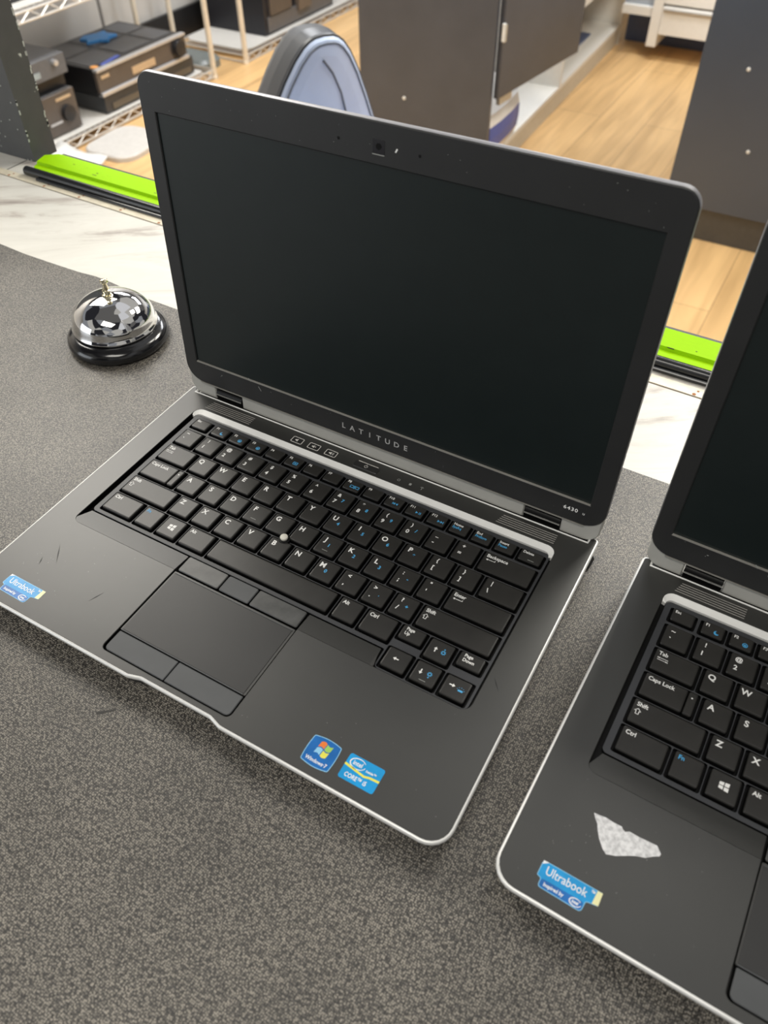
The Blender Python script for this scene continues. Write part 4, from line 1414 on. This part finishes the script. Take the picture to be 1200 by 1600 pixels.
# big receiver
z0, z1 = SZ0 + 0.0735, SZ0 + 0.168
rv = empty('audio_receiver', (-2.48, 2.35, z0), 'big black audio receiver with a brown front and orange sticker on the rack', 'audio receiver', group='audio units on the rack')
MB().box(-2.68, -2.325, 2.060, 2.590, z0, z1, RCV, c=0.003).build('housing', rv, origin=(-2.48, 2.35, z0))
mb = MB()
for (a, b_) in ((2.08, 2.24), (2.27, 2.44), (2.46, 2.57)):
    for (c_, d_) in ((-2.66, -2.52), (-2.50, -2.36)):
        mb.box(c_, d_, a, b_, z1 - 0.001, z1 + 0.0015, RTOP)
mb.build('vent_grille', rv, origin=(-2.48, 2.35, z1))
fr = MB().box(-2.325, -2.31, 2.055, 2.595, z0 + 0.002, z1 - 0.006, RFR, c=0.002).build('front_panel', rv, origin=(-2.32, 2.35, z0))
MB().box(-2.326, -2.304, 2.055, 2.595, z1 - 0.008, z1 + 0.002, RSL, c=0.001).build('silver_trim', fr, origin=(-2.31, 2.35, z1))
MB().box(-2.326, -2.300, 2.055, 2.595, z0 - 0.002, z0 + 0.012, RSL, c=0.002).build('silver_trim', fr, origin=(-2.31, 2.35, z0))
MB().box(-2.311, -2.3075, 2.25, 2.39, z0 + 0.026, z0 + 0.054, LBR).build('display_panel', fr, origin=(-2.31, 2.33, z0 + .05))
MB().box(-2.311, -2.3075, 2.075, 2.12, z0 + 0.058, z0 + 0.070, LBR).build('badge', fr, origin=(-2.31, 2.1, z0 + .08))
kn = Matrix.Translation((-2.31, 2.54, z0 + 0.050)) @ Matrix.Rotation(pi / 2, 4, 'Y')
MB().lathe([(0.040, 0.0), (0.040, 0.003), (0.031, 0.004), (0.030, 0.022), (0.0, 0.024)], RCV, X=kn, n=28).build('volume_knob', fr, origin=(-2.31, 2.54, z0 + 0.050))
MB().prism(circ(-2.345, 2.085, 0.016, 14), [], z1, z1 + 0.002, ORG_).build('orange_sticker', rv, origin=(-2.345, 2.085, z1))
MB().prism([(-2.345, 2.115), (-2.325, 2.115), (-2.345, 2.235), (-2.365, 2.235)], [], z1 + .001, z1 + 0.0025, PKB).build('blue_tape', rv, origin=(-2.345, 2.17, z1))
# blue glove-like paper on it
pts = [(-2.64, 2.33), (-2.62, 2.29), (-2.585, 2.30), (-2.56, 2.27), (-2.54, 2.32), (-2.50, 2.34), (-2.53, 2.37), (-2.53, 2.42), (-2.575, 2.41), (-2.61, 2.43), (-2.615, 2.38)]
sgroup(MB().prism(pts, [], z1 + 0.0016, z1 + 0.012, BLU, c=0.003, bottom=True).build('blue_cloth', origin=(-2.57, 2.35, z1 + .002)), 'small bright blue cloth lying on the big receiver', 'cloth')

# two small units at left
for (nm, za, zb, lab, top_) in (('compact_amplifier', SZ0, SZ0 + 0.150, 'small brown-fronted amplifier with a dark knob, lowest in the left stack', False),
                                ('compact_tuner', SZ0 + 0.195, SZ0 + 0.272, 'small dark grey tuner, topmost in the left stack by the counter board', True)):
    e = empty(nm, (-2.5, 1.74, za), lab, 'audio unit', group='audio units on the rack')
    MB().box(-2.66, -2.335, 1.55, 1.93, za + 0.004, zb, RCV if not top_ else RTOP, c=0.003).build('housing', e, origin=(-2.5, 1.74, za))
    fp_ = MB().box(-2.335, -2.32, 1.548, 1.932, za + 0.006, zb - 0.002, RFR if not top_ else mat('tuner_front_grey', (0.11, 0.115, 0.125), 0.3), c=0.002).build('front_panel', e, origin=(-2.33, 1.74, za))
    kz = (za + zb) / 2 + (0.015 if top_ else -0.005)
    kn = Matrix.Translation((-2.32, 1.875, kz)) @ Matrix.Rotation(pi / 2, 4, 'Y')
    r_ = 0.011 if top_ else 0.030
    MB().lathe([(r_, 0.0), (r_ * .95, 0.016), (0.0, 0.018)], RSL if top_ else RCV, X=kn, n=20).build('knob', fp_, origin=(-2.32, 1.875, kz))
    MB().box(-2.321, -2.3175, 1.78 if not top_ else 1.72, 1.84 if not top_ else 1.80, za + 0.045 if not top_ else za + 0.02, za + 0.053 if not top_ else za + 0.04, RSL if not top_ else mat('pale_window', (0.30, 0.36, 0.38), 0.3)).build('display', fp_, origin=(-2.32, 1.8, za + .05))
    if not top_:
        MB().box(-2.321, -2.3175, 1.835, 1.91, zb - 0.030, zb - 0.020, LBR).build('badge', fp_, origin=(-2.32, 1.87, zb - .025))
e = empty('dark_gap_block', (-2.5, 1.74, SZ0 + 0.150), 'flat black block filling the dark gap between the small amplifier and tuner', 'audio unit', group='audio units on the rack')  # black block put in for the dark gap in the left stack
MB().box(-2.68, -2.36, 1.53, 1.94, SZ0 + 0.151, SZ0 + 0.194, RCV, c=0.003).build('housing', e, origin=(-2.5, 1.74, SZ0 + 0.15))
# on the upper shelf
sgroup(MB().box(-2.66, -2.36, 1.45, 1.90, -0.4045, -0.27, RCV, c=0.006).build('cable_box', origin=(-2.5, 1.7, -0.431)), 'black box on the upper wire shelf at the top left corner', 'box')

# plastic lids and sheet on the floor by the rack
WPL = mat('white_plastic', (0.72, 0.71, 0.68), 0.4, mottle=0.03)
RP = Matrix.Translation((-2.10, 1.93, FZ)) @ Matrix.Rotation(radians(4), 4, 'Z')
sgroup(MB().prism(rrect(-0.14, 0.10, -0.12, 0.16, 0.07, 6), [], 0.0, 0.022, mat('grey_white_plastic', (0.55, 0.53, 0.50), 0.45), X=RP, c=0.006, bottom=True).build('plastic_container', origin=(-2.13, 1.93, FZ)),
       'flat pale rounded plastic container on the wood floor by the rack', 'container')
mb = MB()
gx = 9
vs = []
for i in range(gx):
    for j in range(7):
        x_, y_ = -2.27 + 0.22 * j / 6, 1.49 + 0.27 * i / (gx - 1) + 0.02 * j / 6
        vs.append((x_, y_, FZ + 0.030 + 0.010 * sin(i * 1.7) * cos(j * 1.1) + 0.004 * (6 - j)))
mb.add(vs, [[i * 7 + j, i * 7 + j + 1, (i + 1) * 7 + j + 1, (i + 1) * 7 + j] for i in range(gx - 1) for j in range(6)], WPL)
sheet = mb.build('plastic_sheet', origin=(-2.15, 1.63, FZ + 0.02), smooth=60)
sm2 = sheet.modifiers.new('thickness', 'SOLIDIFY')
sm2.thickness = 0.002
sgroup(sheet, 'crumpled white plastic sheet at the foot of the nearer rack', 'plastic sheet')

# speaker and box on the farther rack
spk = empty('loudspeaker', (-2.5, 3.52, -0.856), 'large black floor speaker standing on the farther rack', 'speaker')
MB().box(-2.70, -2.325, 3.20, 3.82, -0.8562, -0.15, RCV, c=0.01, bottom=True).build('cabinet', spk, origin=(-2.5, 3.5, -0.85)) if False else MB().box(-2.695, -2.325, 3.20, 3.82, -0.8562, -0.15, mat('speaker_black', (0.012, 0.013, 0.018), 0.4), c=0.01).build('cabinet', spk, origin=(-2.5, 3.5, -0.85))
MB().box(-2.326, -2.318, 3.22, 3.80, -0.845, -0.78, mat('speaker_plinth_grey', (0.10, 0.10, 0.105), 0.35), c=0.002).build('base_strip', spk, origin=(-2.32, 3.5, -0.82))
MB().box(-2.326, -2.312, 3.24, 3.42, -0.775, -0.20, RFR, c=0.002).build('front_panel', spk, origin=(-2.32, 3.33, -0.5))
MB().box(-2.326, -2.300, 3.47, 3.58, -0.80, -0.20, mat('brown_panel', (0.12, 0.095, 0.075), 0.35), c=0.006).build('port_column', spk, origin=(-2.31, 3.52, -0.5))
MB().box(-2.326, -2.310, 3.63, 3.79, -0.775, -0.20, RTOP, c=0.002).build('grille', spk, origin=(-2.32, 3.7, -0.5))

# dark pouch and clear tray at the rack's foot
pc = MB()
pc.prism(rrect(-2.60, -2.36, 2.745, 2.90, 0.05, 6), [], FZ, FZ + 0.045, mat('smoky_plastic', (0.16, 0.18, 0.175), 0.25), c=0.015, bottom=True)
sgroup(pc.build('plastic_pouch', origin=(-2.5, 2.8, FZ)), 'smoky grey plastic pouch on the floor between the two racks', 'pouch')
